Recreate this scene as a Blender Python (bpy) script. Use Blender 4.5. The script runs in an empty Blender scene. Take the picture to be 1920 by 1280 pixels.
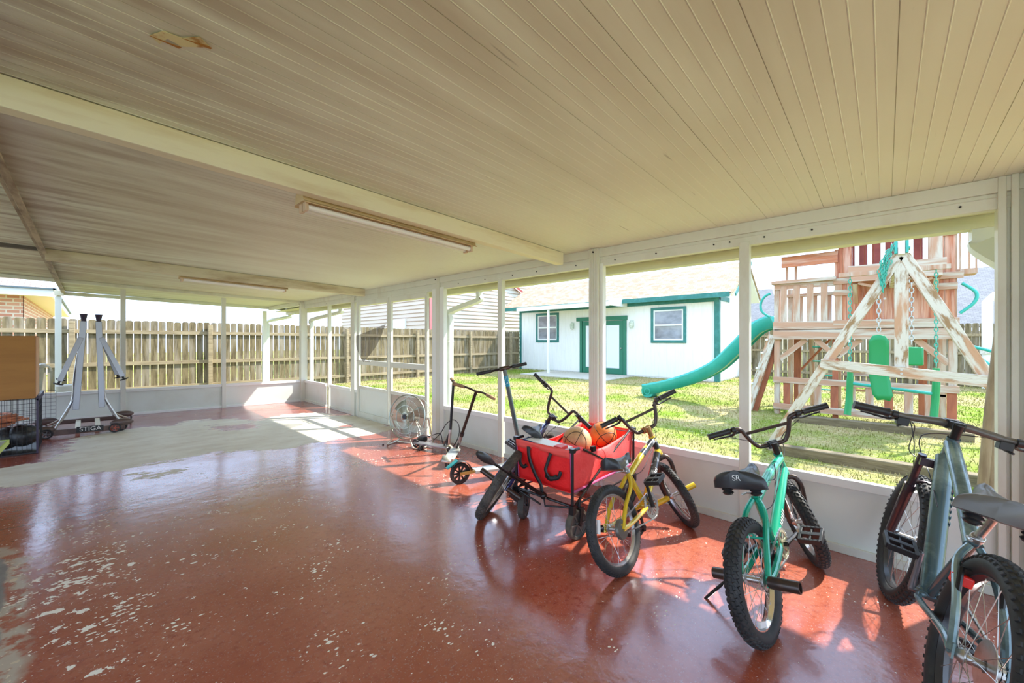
import bpy, math, random
import numpy as np
from mathutils import Vector, Matrix
random.seed(7)
rng = np.random.default_rng(5)
PI = math.pi
C = bpy.context.scene.collection
SC = bpy.context.scene

# ------------------------------------------------------------------ camera, world, sun, exposure
CAMZ = 1.35
YAW = math.atan2(796, 746)
cam_d = bpy.data.cameras.new('camera'); cam = bpy.data.objects.new('camera', cam_d); C.objects.link(cam)
cam_d.sensor_width = 36; cam_d.lens = 36*746/1920; cam_d.shift_y = -3/1920; cam_d.clip_start = .02; cam_d.clip_end = 300
cam.location = (0, 0, CAMZ); cam.rotation_euler = (PI/2, 0, -YAW)
SC.camera = cam

w = bpy.data.worlds.new('sky'); SC.world = w; w.use_nodes = True
wn = w.node_tree.nodes; wl = w.node_tree.links
bg = wn['Background']
tc = wn.new('ShaderNodeTexCoord'); sep = wn.new('ShaderNodeSeparateXYZ'); wl.new(tc.outputs['Generated'], sep.inputs[0])
rp = wn.new('ShaderNodeValToRGB'); wl.new(sep.outputs['Z'], rp.inputs[0])
rp.color_ramp.elements[0].position = 0.0; rp.color_ramp.elements[0].color = (.60, .76, 1, 1)
rp.color_ramp.elements[1].position = .6; rp.color_ramp.elements[1].color = (.54, .72, 1, 1)
wl.new(rp.outputs[0], bg.inputs[0]); bg.inputs[1].default_value = 1.85

sun_d = bpy.data.lights.new('sun', 'SUN'); sun = bpy.data.objects.new('sun', sun_d); C.objects.link(sun)
sun_d.energy = 5.6; sun_d.angle = .018; sun_d.color = (1, .95, .86)
sun.rotation_euler = Vector((-.82, .40, -1.0)).to_track_quat('-Z', 'Y').to_euler()
sun.location = (8, -2, 9)

vs = SC.view_settings; vs.view_transform = 'Standard'; vs.look = 'None'; vs.gamma = 1; vs.exposure = .88
try: vs.use_curve_mapping = False
except Exception: pass
SC.cycles.max_bounces = 8; SC.cycles.diffuse_bounces = 6; SC.cycles.glossy_bounces = 4
SC.cycles.transparent_max_bounces = 12

# ------------------------------------------------------------------ materials
def M(name, base, rough=.55, metal=0, c2=None, scale=6, stretch=(1, 1, 1), lo=.4, hi=.62, bump=0, bscale=None, c3=None, s3=2, lo3=.5, hi3=.6, spec=.5, coat=0, trans=0, alpha=1, ior=None):
    m = bpy.data.materials.new(name); m.use_nodes = True
    n = m.node_tree.nodes; l = m.node_tree.links; p = n['Principled BSDF']
    p.inputs['Base Color'].default_value = (*base, 1); p.inputs['Roughness'].default_value = rough
    p.inputs['Metallic'].default_value = metal; p.inputs['Specular IOR Level'].default_value = spec
    p.inputs['Coat Weight'].default_value = coat; p.inputs['Transmission Weight'].default_value = trans
    p.inputs['Alpha'].default_value = alpha
    if c2 or bump:
        t = n.new('ShaderNodeTexCoord'); mp = n.new('ShaderNodeMapping'); mp.inputs['Scale'].default_value = stretch
        l.new(t.outputs['Object'], mp.inputs[0])
    if c2:
        nz = n.new('ShaderNodeTexNoise'); nz.inputs['Scale'].default_value = scale; nz.inputs['Detail'].default_value = 6; nz.inputs['Roughness'].default_value = .6
        l.new(mp.outputs[0], nz.inputs['Vector'])
        r = n.new('ShaderNodeMapRange'); r.inputs[1].default_value = lo; r.inputs[2].default_value = hi
        l.new(nz.outputs['Fac'], r.inputs[0])
        mx = n.new('ShaderNodeMix'); mx.data_type = 'RGBA'; mx.inputs[6].default_value = (*base, 1); mx.inputs[7].default_value = (*c2, 1)
        l.new(r.outputs[0], mx.inputs[0]); out = mx.outputs[2]
        if c3:
            nz3 = n.new('ShaderNodeTexNoise'); nz3.inputs['Scale'].default_value = s3; nz3.inputs['Detail'].default_value = 5
            l.new(mp.outputs[0], nz3.inputs['Vector'])
            r3 = n.new('ShaderNodeMapRange'); r3.inputs[1].default_value = lo3; r3.inputs[2].default_value = hi3
            l.new(nz3.outputs['Fac'], r3.inputs[0])
            mx3 = n.new('ShaderNodeMix'); mx3.data_type = 'RGBA'; mx3.inputs[7].default_value = (*c3, 1)
            l.new(out, mx3.inputs[6]); l.new(r3.outputs[0], mx3.inputs[0]); out = mx3.outputs[2]
        l.new(out, p.inputs['Base Color'])
    if bump:
        nb = n.new('ShaderNodeTexNoise'); nb.inputs['Scale'].default_value = bscale or scale; nb.inputs['Detail'].default_value = 4
        l.new(mp.outputs[0], nb.inputs['Vector'])
        b = n.new('ShaderNodeBump'); b.inputs['Strength'].default_value = bump; b.inputs['Distance'].default_value = .01
        l.new(nb.outputs['Fac'], b.inputs['Height']); l.new(b.outputs[0], p.inputs['Normal'])
    return m

ALU = M('painted_aluminium', (.70, .71, .63), .38, 0, (.60, .57, .47), 3, (1, 1, .4), .5, .72, .04, 60)
ALUD = M('weathered_aluminium', (.70, .65, .50), .45, 0, (.42, .33, .22), 5, (.6, 1, 3), .5, .75)
PANELW = M('kick_panel_white', (.70, .74, .68), .32, 0, (.62, .64, .56), 2, (1, 1, 1), .5, .8, .03, 30)
TRIMW = M('white_trim', (.80, .82, .79), .4)
BLACK = M('black_plastic', (.018, .018, .02), .42)
BLACKM = M('black_metal', (.03, .028, .028), .28, .6)
BROWNM = M('bronze_tube', (.075, .055, .048), .3, .55, (.14, .08, .05), 9, (1, 1, 1), .55, .75)
RUB = M('tyre_rubber', (.020, .020, .021), .62, 0, (.055, .05, .045), 12, (1, 1, 1), .5, .75)
RUBW = M('dusty_rubber', (.055, .05, .045), .7, 0, (.16, .13, .09), 9, (1, 1, 1), .45, .7)
CHROME = M('chrome', (.72, .72, .72), .18, 1)
STEEL = M('brushed_steel', (.55, .54, .52), .34, .9, (.35, .3, .25), 14, (1, 1, 1), .5, .75)
ALUB = M('bare_aluminium', (.36, .36, .38), .35, .75)
RIMM = M('rim_metal', (.45, .45, .46), .3, .9)
GOLD = M('gold_paint', (.72, .50, .03), .25, .25, coat=.5)
TEAL = M('teal_paint', (.012, .40, .25), .22, .1, coat=.5)
NAVY = M('navy_paint', (.02, .025, .13), .2, .2, coat=.5)
GREYBLUE = M('grey_blue_paint', (.075, .13, .15), .25, .3, (.24, .34, .34), 3, (1, 1, 1), .5, .6, coat=.4)
SADB = M('saddle_vinyl', (.03, .032, .035), .3)
SADG = M('worn_saddle_vinyl', (.13, .125, .12), .32, 0, (.2, .19, .17), 6, (1, 1, 1), .4, .7)
WHITE = M('white_plastic', (.85, .85, .84), .4)
REDR = M('red_reflector', (.9, .03, .02), .15)
REDF = M('red_fabric', (.98, .012, .012), .62, 0, (.82, .008, .012), 4, (1, 1, 1), .45, .7, .25, 60)
REDH = M('pinker_red_fabric', (.95, .09, .085), .62, 0, (.90, .05, .05), 5, (1, 1, 1), .45, .7, .25, 60)  # lighter, pinker red for the wagon's side and back panels
PINK = M('mauve_piping', (.5, .08, .22), .5)
BALLT = M('tan_ball', (.62, .36, .17), .5, 0, (.42, .2, .08), 7, (1, 1, 1), .45, .65, .15, 160)
BALLO = M('orange_ball', (.72, .21, .05), .5, 0, (.58, .15, .03), 7, (1, 1, 1), .45, .7, .15, 160)
CARD = M('cardboard', (.40, .185, .045), .75, 0, (.35, .155, .038), 2, (1, 1, 6), .4, .6)
CARDL = M('cardboard_light', (.75, .48, .32), .7)
WIRE = M('black_wire', (.02, .02, .022), .4, .3)
ROPE = M('orange_hose', (.65, .22, .10), .5, 0, (.4, .15, .08), 12, (1, 1, 1), .45, .6)
BAG = M('black_bag', (.02, .02, .022), .35, 0, (.06, .06, .06), 8, (1, 1, 1), .5, .6, .5, 14)
FIXT = M('tan_fixture', (.62, .45, .26), .42, 0, (.42, .28, .14), 5, (1, 1, 1), .5, .75)
TUBE = M('fluorescent_tube', (.86, .84, .84), .25)
FENCE = M('fence_wood', (.21, .165, .085), .85, 0, (.10, .075, .035), 3.2, (6, 6, .8), .40, .62, .4, 9, c3=(.30, .26, .20), s3=1.2, lo3=.48, hi3=.7)
FENCER = M('fence_rail_wood', (.36, .29, .18), .85, 0, (.22, .17, .10), 3, (.8, 9, 9), .42, .66, .3, 9)
CEDAR = M('cedar_boards', (.50, .19, .095), .75, 0, (.34, .10, .05), 2.6, (8, 8, .7), .42, .62, .3, 9, c3=(.60, .36, .26), s3=2.2, lo3=.45, hi3=.65)
TIMB = M('playset_timber', (.54, .48, .40), .8, 0, (.38, .19, .10), 2.0, (8, 8, .8), .42, .62, .3, 9, c3=(.48, .28, .18), s3=.9, lo3=.46, hi3=.64)
TIMBV = M('peeling_timber', (.56, .52, .44), .85, 0, (.28, .17, .08), 3.2, (6, 6, 1.3), .50, .60, .5, 9, c3=(.46, .26, .15), s3=1.6, lo3=.50, hi3=.62)
REDT = M('red_timber', (.40, .13, .06), .7, 0, (.30, .09, .045), 3, (6, 6, 1), .4, .6)
GREYT = M('weathered_timber', (.21, .17, .10), .9, 0, (.13, .10, .055), 4, (6, 1, 6), .4, .65, .6, 12)
GREENP = M('green_plastic', (.008, .27, .09), .35)
SLIDEP = M('teal_slide_plastic', (.02, .34, .28), .32, 0, (.04, .42, .36), 2)
TEALT = M('teal_trim_paint', (.02, .17, .15), .45, 0, (.05, .25, .24), 5, (1, 1, 1), .5, .75)
TEALD = M('dark_teal_trim', (.02, .17, .10), .5)
SHEDW = M('shed_siding', (.84, .84, .82), .55, 0, (.76, .76, .72), 3, (2, 5, .5), .5, .8)
GLASS = M('window_glass', (.30, .32, .36), .06, 0, (.18, .19, .22), 1.2, (1, 1, 2), .4, .6, spec=.8)
CONC = M('bare_concrete', (.50, .47, .40), .8, 0, (.54, .50, .42), 4, (1, 1, 1), .4, .65, .3, 30)
RUSTW = M('timber_stain', (.30, .20, .13), .8)
BLUEP = M('pale_blue_top', (.36, .46, .55), .3)
LIME = M('lime_edge', (.55, .75, .15), .4)
GREYP = M('grey_bin_plastic', (.50, .49, .44), .45, 0, (.36, .33, .28), 4)
CREAM = M('cream_paint', (.80, .74, .52), .6)
CLEAR = M('glass_pane_clear', (1, 1, 1), .02, trans=1, spec=.5)
GRIPT = M('tan_grip', (.42, .25, .12), .6, 0, (.2, .12, .07), 14)
GALV = M('galvanised_chain', (.45, .47, .46), .4, .6)
GCHAIN = M('green_coated_chain', (.05, .36, .27), .4)

def screen_mat():
    m = M('insect_screen', (.10, .085, .07), .8)
    n = m.node_tree.nodes; l = m.node_tree.links
    t = n.new('ShaderNodeBsdfTransparent'); mx = n.new('ShaderNodeMixShader'); mx.inputs[0].default_value = .66
    l.new(t.outputs[0], mx.inputs[1]); l.new(n['Principled BSDF'].outputs[0], mx.inputs[2])
    l.new(mx.outputs[0], n['Material Output'].inputs[0]); return m
SCREEN = screen_mat()

# ------------------------------------------------------------------ mesh builder
def basis(d):
    d = Vector(d).normalized(); a = Vector((0, 0, 1)) if abs(d.z) < .95 else Vector((1, 0, 0))
    u = d.cross(a).normalized(); v = u.cross(d).normalized(); return d, u, v

class MB:
    def __init__(s, f=None): s.v = []; s.f = []; s.fn = f; s.uv = None
    def add(s, vs, fs):
        o = len(s.v); s.v += [tuple(s.fn(Vector(p))) if s.fn else tuple(p) for p in vs]; s.f += [tuple(i+o for i in f) for f in fs]; return s
    def box(s, a, b, rot=None, piv=None):
        x0, y0, z0 = a; x1, y1, z1 = b
        p = [Vector(q) for q in ((x0,y0,z0),(x1,y0,z0),(x1,y1,z0),(x0,y1,z0),(x0,y0,z1),(x1,y0,z1),(x1,y1,z1),(x0,y1,z1))]
        if rot is not None:
            c = Vector(piv) if piv else sum(p, Vector())/8; p = [c+rot@(q-c) for q in p]
        return s.add(p, [(0,3,2,1),(4,5,6,7),(0,1,5,4),(1,2,6,5),(2,3,7,6),(3,0,4,7)])
    def bar(s, p0, p1, w, h, up=(0, 0, 1)):      # rectangular bar from p0 to p1; w across, h along 'up'
        p0 = Vector(p0); p1 = Vector(p1); d = (p1-p0).normalized(); u = Vector(up)
        if abs(d.dot(u)) > .98: u = Vector((1, 0, 0))
        a = d.cross(u).normalized()*w/2; b = a.cross(d).normalized()*h/2
        q = [p0-a-b, p0+a-b, p0+a+b, p0-a+b, p1-a-b, p1+a-b, p1+a+b, p1-a+b]
        return s.add(q, [(0,3,2,1),(4,5,6,7),(0,1,5,4),(1,2,6,5),(2,3,7,6),(3,0,4,7)])
    def tube(s, pts, r, seg=10, closed=False, caps=True, flat=None):
        P = [Vector(p) for p in pts]; n = len(P); rr = r if isinstance(r, (list, tuple)) else [r]*n
        vs = []; pu = None
        for i in range(n):
            if closed: d = (P[(i+1) % n]-P[i-1])
            else: d = P[min(i+1, n-1)]-P[max(i-1, 0)]
            if d.length < 1e-9: d = Vector((0, 0, 1))
            d.normalize()
            if pu is None: _, u, v = basis(d)
            else:
                u = pu-d*pu.dot(d)
                if u.length < 1e-6: _, u, v = basis(d)
                u.normalize()
            v = d.cross(u); pu = u
            for k in range(seg):
                a = 2*PI*k/seg; vs.append(P[i]+(u*math.cos(a)+v*math.sin(a))*rr[i])
        fs = []
        for i in range(n if closed else n-1):
            j = (i+1) % n
            for k in range(seg):
                k2 = (k+1) % seg; fs.append((i*seg+k, i*seg+k2, j*seg+k2, j*seg+k))
        if caps and not closed: fs.append(tuple(range(seg-1, -1, -1))); fs.append(tuple((n-1)*seg+k for k in range(seg)))
        return s.add(vs, fs)
    def cyl(s, p0, p1, r0, r1=None, seg=16): return s.tube([p0, p1], [r0, r0 if r1 is None else r1], seg)
    def lathe(s, prof, c, ax, seg=32, closed=False):   # prof: (radius, along axis)
        d, u, v = basis(ax); c = Vector(c); vs = []; fs = []; n = len(prof)
        for k in range(seg):
            a = 2*PI*k/seg; e = u*math.cos(a)+v*math.sin(a)
            for r, h in prof: vs.append(c+e*r+d*h)
        for k in range(seg):
            k2 = (k+1) % seg
            for i in range(n if closed else n-1):
                j = (i+1) % n; fs.append((k*n+i, k2*n+i, k2*n+j, k*n+j))
        return s.add(vs, fs)
    def torus(s, c, ax, R, r, seg=48, rs=10, sq=1.0):
        return s.lathe([(R+r*math.cos(2*PI*k/rs), sq*r*math.sin(2*PI*k/rs)) for k in range(rs)], c, ax, seg, True)
    def sphere(s, c, r, sc=(1, 1, 1), seg=24, rings=14, rot=None):
        c = Vector(c); vs = []; fs = []
        for i in range(rings+1):
            t = PI*i/rings
            for k in range(seg):
                a = 2*PI*k/seg; q = Vector((math.sin(t)*math.cos(a)*sc[0], math.sin(t)*math.sin(a)*sc[1], math.cos(t)*sc[2]))*r
                vs.append(c+(rot@q if rot else q))
        for i in range(rings):
            for k in range(seg):
                k2 = (k+1) % seg; fs.append((i*seg+k, (i+1)*seg+k, (i+1)*seg+k2, i*seg+k2))
        return s.add(vs, fs)
    def prism(s, poly, o, ux, uy, t):      # 2-D polygon on (ux, uy) at o, thickness vector t
        o = Vector(o); ux = Vector(ux); uy = Vector(uy); t = Vector(t); n = len(poly)
        a = [o+ux*x+uy*y for x, y in poly]; b = [p+t for p in a]
        return s.add(a+b, [tuple(range(n-1, -1, -1)), tuple(range(n, 2*n))]+[(i, (i+1) % n, n+(i+1) % n, n+i) for i in range(n)])
    def grid(s, rows):
        n = len(rows); m = len(rows[0]); vs = [p for r in rows for p in r]
        return s.add(vs, [(i*m+j, i*m+j+1, (i+1)*m+j+1, (i+1)*m+j) for i in range(n-1) for j in range(m-1)])
    def build(s, name, mat, parent=None, loc=None, smooth=True, bevel=0, angle=35, solid=0):
        o = Vector((0, 0, 0)); p = parent
        if parent is None and loc is not None: o = Vector(loc)
        while p is not None: o += Vector(p.location); p = p.parent
        me = bpy.data.meshes.new(name); me.from_pydata([(a-o.x, b-o.y, c-o.z) for a, b, c in s.v], [], s.f)
        me.validate(); me.update()
        if smooth:
            me.polygons.foreach_set('use_smooth', [True]*len(me.polygons)); me.set_sharp_from_angle(angle=math.radians(angle))
        for m in (mat if isinstance(mat, (list, tuple)) else [mat]): me.materials.append(m)
        ob = bpy.data.objects.new(name, me); C.objects.link(ob)
        if parent is not None: ob.parent = parent
        else: ob.location = o
        if solid:
            md = ob.modifiers.new('thickness', 'SOLIDIFY'); md.thickness = solid; md.offset = 0
        if bevel:
            md = ob.modifiers.new('bevel', 'BEVEL'); md.width = bevel; md.segments = 2; md.limit_method = 'ANGLE'; md.angle_limit = .7
        return ob

def lumber(name, p0, p1, w, h, mat, parent, up=(0, 0, 1), bevel=.004):
    p0 = Vector(p0); p1 = Vector(p1); d = (p1-p0).normalized(); u = Vector(up)
    if abs(d.dot(u)) > .98: u = Vector((1, 0, 0))
    a = d.cross(u).normalized(); b = a.cross(d).normalized(); L = (p1-p0).length
    V = [(x*w/2, y*h/2, z*L/2) for z in (-1, 1) for x, y in ((-1, -1), (1, -1), (1, 1), (-1, 1))]
    me = bpy.data.meshes.new(name); me.from_pydata(V, [], [(3,2,1,0),(4,5,6,7),(0,1,5,4),(1,2,6,5),(2,3,7,6),(3,0,4,7)]); me.materials.append(mat)
    ob = bpy.data.objects.new(name, me); C.objects.link(ob); ob.parent = parent
    R3 = Matrix((a, b, a.cross(b))).transposed(); o = Vector((0, 0, 0)); q = parent
    while q is not None: o += Vector(q.location); q = q.parent
    if a.cross(b).dot(d) < 0: pass
    ob.rotation_euler = R3.to_euler(); ob.location = (p0+p1)/2-o
    if bevel:
        md = ob.modifiers.new('bevel', 'BEVEL'); md.width = bevel; md.segments = 2
    return ob

def tag(o, label, cat, group=None, kind=None):
    o['label'] = label; o['category'] = cat
    if group: o['group'] = group
    if kind: o['kind'] = kind
    return o
def thing(name, label, cat, loc, group=None):
    o = bpy.data.objects.new(name, None); C.objects.link(o); o.location = loc; o.empty_display_size = .1
    return tag(o, label, cat, group)
def struct(o): o['kind'] = 'structure'; return o
def sroot(name, loc=(0, 0, 0)):
    o = bpy.data.objects.new(name, None); C.objects.link(o); o.location = loc; o['kind'] = 'structure'; return o
def hf(x): return .025*(3.25-x)
def cz(x): return 2.20+.028*(3.25-x)
def smoothpath(P, n=8, closed=False):
    P = [Vector(p) for p in P]; out = []; N = len(P)
    rngi = range(N) if closed else range(N-1)
    for i in rngi:
        if closed: a, b, c, d = P[i-1], P[i], P[(i+1) % N], P[(i+2) % N]
        else: a, b, c, d = P[max(i-1, 0)], P[i], P[i+1], P[min(i+2, N-1)]
        for k in range(n):
            t = k/n; out.append(.5*((2*b)+(c-a)*t+(2*a-5*b+4*c-d)*t*t+(3*b-a-3*c+d)*t**3))
    if not closed: out.append(P[-1])
    return out
def text_mesh(txt, size, depth=.0015):
    cu = bpy.data.curves.new('t', 'FONT'); cu.body = txt; cu.size = size; cu.extrude = depth; cu.align_x = 'CENTER'; cu.align_y = 'CENTER'
    ob = bpy.data.objects.new('t', cu); C.objects.link(ob)
    dg = bpy.context.evaluated_depsgraph_get(); me = bpy.data.meshes.new_from_object(ob.evaluated_get(dg))
    V = [tuple(v.co) for v in me.vertices]; Fc = [tuple(p.vertices) for p in me.polygons]
    bpy.data.objects.remove(ob); bpy.data.curves.remove(cu); bpy.data.meshes.remove(me); return V, Fc
def add_text(mb, txt, size, o, ux, uy, depth=.0015):
    V, Fc = text_mesh(txt, size, depth); o = Vector(o); ux = Vector(ux).normalized(); uy = Vector(uy).normalized(); n = ux.cross(uy)
    mb.add([o+ux*x+uy*y+n*z for x, y, z in V], Fc); return mb
# ================================================================== FLOOR
def in_poly(X, Y, poly):      # signed distance (positive inside), arrays
    P = np.array(poly, float); n = len(P); d = np.full(X.shape, 1e9); ins = np.zeros(X.shape, bool)
    for i in range(n):
        a = P[i]; b = P[(i+1) % n]; e = b-a; wx = X-a[0]; wy = Y-a[1]
        t = np.clip((wx*e[0]+wy*e[1])/(e@e), 0, 1); d = np.minimum(d, (wx-t*e[0])**2+(wy-t*e[1])**2)
        c = (a[1] > Y) != (b[1] > Y)
        with np.errstate(divide='ignore', invalid='ignore'): xi = (b[0]-a[0])*(Y-a[1])/(b[1]-a[1])+a[0]
        ins ^= c & (X < xi)
    return np.where(ins, 1, -1)*np.sqrt(d)
BARE = [(-3.6, 5.75), (-.51, 5.53), (0, 5.47), (.3, 5.5), (.98, 5.6), (1.35, 5.4), (1.65, 5.24), (2.07, 5.33), (2.83, 5.33), (3.3, 5.41), (3.3, 6.9), (3.0, 7.19), (2.92, 7.65), (2.62, 7.75), (2.25, 7.78), (1.9, 7.45), (1.73, 7.8), (1.49, 7.98), (1.1, 8.2), (.92, 7.83), (.52, 7.95), (.19, 7.9), (-.16, 7.5), (-.2, 6.9), (-.16, 6.7), (-.21, 6.46), (-.39, 6.41), (-.58, 6.3), (-3.6, 6.2)]
HOLES = [[(1.24, 7.37), (1.54, 7.27), (1.75, 7.25), (1.72, 6.82), (1.5, 6.82), (1.35, 7.0)], [(2.72, 6.15), (2.9, 6.2), (2.86, 6.05), (2.6, 6.0)]]
SPOT = [(.3, 5.25), (.62, 5.14), (.6, 5.06), (.46, 4.93), (.32, 5.02)]
PAD = [(-4, 3.93), (-.39, 3.85), (-.30, 3.6), (-.265, 3.15), (-.25, 2.8), (-.235, 2.4), (-.2, -3), (-4, -3)]
xs = np.arange(-3.6, 3.281, .04); ys = np.arange(-2.5, 9.461, .04); NX, NY = len(xs), len(ys)
X, Y = np.meshgrid(xs, ys)
bare = in_poly(X, Y, BARE)
for h in HOLES: bare = np.minimum(bare, -in_poly(X, Y, h))
bare = np.maximum(bare, in_poly(X, Y, SPOT)); pad = in_poly(X, Y, PAD)
chip = np.exp(-((X-.3)/1.1)**2-((Y-3.2)/1.1)**2)*.8+np.exp(-((X+.1)/.35)**2-((Y-2.6)/1.3)**2)*1.0+.42+np.exp(-((X-1.9)/.5)**2-((Y-4.6)/.5)**2)*.8+.25*np.exp(-((X-1.0)/.8)**2-((Y-1.2)/.8)**2)
fv = [(x, y, hf(x)) for y in ys for x in xs]
fb = MB(); fb.v = fv; fb.f = [(j*NX+i, j*NX+i+1, (j+1)*NX+i+1, (j+1)*NX+i) for j in range(NY-1) for i in range(NX-1)]
n0 = len(fb.v)
ex = [(xs[0], ys[0]), (xs[-1], ys[0]), (xs[-1], ys[-1]), (xs[0], ys[-1])]
fb.v += [(x, y, hf(x)) for x, y in ex]+[(x, y, -.12) for x, y in ex]
fb.f += [(n0+i, n0+4+i, n0+4+(i+1) % 4, n0+(i+1) % 4) for i in range(4)]+[(n0+7, n0+6, n0+5, n0+4)]

def floor_mat():
    m = bpy.data.materials.new('red_painted_concrete'); m.use_nodes = True
    n = m.node_tree.nodes; l = m.node_tree.links; p = n['Principled BSDF']
    geo = n.new('ShaderNodeNewGeometry')
    def noise(scale, detail=5, stretch=(1, 1, 1), rough=.6):
        mp = n.new('ShaderNodeMapping'); mp.inputs['Scale'].default_value = stretch; l.new(geo.outputs['Position'], mp.inputs[0])
        z = n.new('ShaderNodeTexNoise'); z.inputs['Scale'].default_value = scale; z.inputs['Detail'].default_value = detail; z.inputs['Roughness'].default_value = rough
        l.new(mp.outputs[0], z.inputs['Vector']); return z.outputs['Fac']
    def math_(op, a, b=None, c=None):
        q = n.new('ShaderNodeMath'); q.operation = op
        for i, v in enumerate((a, b, c)):
            if v is None: continue
            if isinstance(v, (int, float)): q.inputs[i].default_value = v
            else: l.new(v, q.inputs[i])
        return q.outputs[0]
    def mr(v, a, b, c=0, d=1):
        q = n.new('ShaderNodeMapRange'); l.new(v, q.inputs[0]); q.inputs[1].default_value = a; q.inputs[2].default_value = b; q.inputs[3].default_value = c; q.inputs[4].default_value = d; return q.outputs[0]
    def mix(f, a, b):
        q = n.new('ShaderNodeMix'); q.data_type = 'RGBA'
        l.new(f, q.inputs[0])
        for i, v in ((6, a), (7, b)):
            if isinstance(v, tuple): q.inputs[i].default_value = (*v, 1)
            else: l.new(v, q.inputs[i])
        return q.outputs[2]
    def attr(nm):
        q = n.new('ShaderNodeAttribute'); q.attribute_name = nm; return q.outputs['Fac']
    red = mix(mr(noise(1.3, 5), .38, .66), (.40, .085, .038), (.52, .16, .085))
    red = mix(mr(noise(34, 3), .5, .72), red, (.34, .07, .035))
    red = mix(math_('MULTIPLY', mr(noise(110, 2), .60, .66), .5), red, (.5, .3, .24))
    conc = mix(mr(noise(2.4, 6, (1, 2.2, 1)), .35, .68), (.72, .70, .62), (.58, .53, .44))
    conc = mix(mr(noise(9, 5, (1, 3, 1)), .60, .8), conc, (.42, .33, .24))
    e = math_('ADD', attr('bare'), math_('MULTIPLY', math_('SUBTRACT', noise(3.2, 8, (1, 2.6, 1), .68), .5), .86))
    fb_ = mr(e, -.004, .012)
    # chips: small flakes off the paint
    ch = math_('ADD', noise(13, 4, (1.0, 1.0, 1), .62), math_('MULTIPLY', attr('chips'), .085))
    ch = math_('ADD', ch, math_('MULTIPLY', math_('SUBTRACT', noise(2.2, 3), .5), .22))
    f1 = mr(ch, .775, .785)
    def flecks(s, r0, k, ms):
        vo = n.new('ShaderNodeTexVoronoi'); vo.inputs['Scale'].default_value = s; wv = n.new('ShaderNodeMapping'); wv.inputs['Scale'].default_value = (1, 1.7, 1); wv.inputs['Rotation'].default_value = (0, 0, .4); l.new(geo.outputs['Position'], wv.inputs[0]); nzv = n.new('ShaderNodeTexNoise'); nzv.inputs['Scale'].default_value = s*2.2; l.new(geo.outputs['Position'], nzv.inputs['Vector'])
        va = n.new('ShaderNodeVectorMath'); va.operation = 'MULTIPLY_ADD'; l.new(nzv.outputs['Color'], va.inputs[0]); va.inputs[1].default_value = (.5/s,)*3; l.new(wv.outputs[0], va.inputs[2]); l.new(va.outputs[0], vo.inputs['Vector'])
        rad = math_('MULTIPLY', mr(noise(ms, 3), .46, .72), k); rad = math_('MULTIPLY', rad, math_('ADD', attr('chips'), .35)); rad = math_('ADD', rad, r0)
        return mr(math_('SUBTRACT', rad, vo.outputs['Distance']), 0, .02)
    vor = math_('MAXIMUM', flecks(11, -.03, .23, 1.9), flecks(30, -.02, .36, 3.1))
    ch2 = math_('ADD', noise(46, 2), math_('MULTIPLY', attr('chips'), .05))
    f2 = math_('MAXIMUM', mr(ch2, .775, .785), vor)
    vm = n.new('ShaderNodeMapping'); vm.inputs['Scale'].default_value = (1, 1.5, 1); l.new(geo.outputs['Position'], vm.inputs[0])
    sc = math_('ADD', noise(7, 3, (1, 9, 1)), math_('MULTIPLY', noise(1.5, 2), .3))
    f3 = mr(sc, .93, .94, 0, .7)
    fl_ = math_('MAXIMUM', math_('MAXIMUM', f1, f2), f3)
    col = mix(fl_, red, (.90, .84, .74))
    col = mix(fb_, col, conc)
    pe = math_('ADD', attr('pad'), math_('MULTIPLY', math_('SUBTRACT', noise(5, 5), .5), .12))
    pb = mr(pe, -.09, -.05)
    col = mix(math_('MULTIPLY', pb, mr(noise(9, 4), .42, .5)), col, (.6, .48, .34))
    pg = mr(pe, .0, .015)
    col = mix(pg, col, mix(mr(noise(12, 5), .4, .6), (.20, .18, .165), (.28, .25, .22)))
    # control joint across the slab
    sp = n.new('ShaderNodeSeparateXYZ'); l.new(geo.outputs['Position'], sp.inputs[0])
    jy = math_('ABSOLUTE', math_('SUBTRACT', math_('ADD', sp.outputs['Y'], math_('MULTIPLY', sp.outputs['X'], .075)), 4.245))
    col = mix(mr(jy, .006, .010, .8, 0), col, (.10, .05, .05))
    l.new(col, p.inputs['Base Color'])
    solid_ = math_('MAXIMUM', math_('MAXIMUM', fb_, fl_), pg)
    r0 = mr(noise(2.1, 5), .3, .7, .15, .30)
    ro = math_('ADD', r0, math_('MULTIPLY', solid_, .34))
    l.new(ro, p.inputs['Roughness']); p.inputs['Specular IOR Level'].default_value = .62
    cw = math_('MULTIPLY', math_('SUBTRACT', 1, solid_), .6); l.new(cw, p.inputs['Coat Weight']); p.inputs['Coat Roughness'].default_value = .16; p.inputs['Coat Tint'].default_value = (.80, .84, 1, 1)
    b = n.new('ShaderNodeBump'); b.inputs['Strength'].default_value = .16; b.inputs['Distance'].default_value = .02
    hh = math_('ADD', noise(5, 4), math_('MULTIPLY', solid_, -.25)); l.new(hh, b.inputs['Height']); l.new(b.outputs[0], p.inputs['Normal']); l.new(b.outputs[0], p.inputs['Coat Normal'])
    return m
fo = fb.build('floor', floor_mat(), smooth=False); struct(fo)
for nm, arr in (('bare', bare), ('pad', pad), ('chips', chip)):
    at = fo.data.attributes.new(nm, 'FLOAT', 'POINT'); d = np.full(len(fo.data.vertices), -1., np.float32); d[:NX*NY] = arr.ravel(); at.data.foreach_set('value', d)

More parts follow.
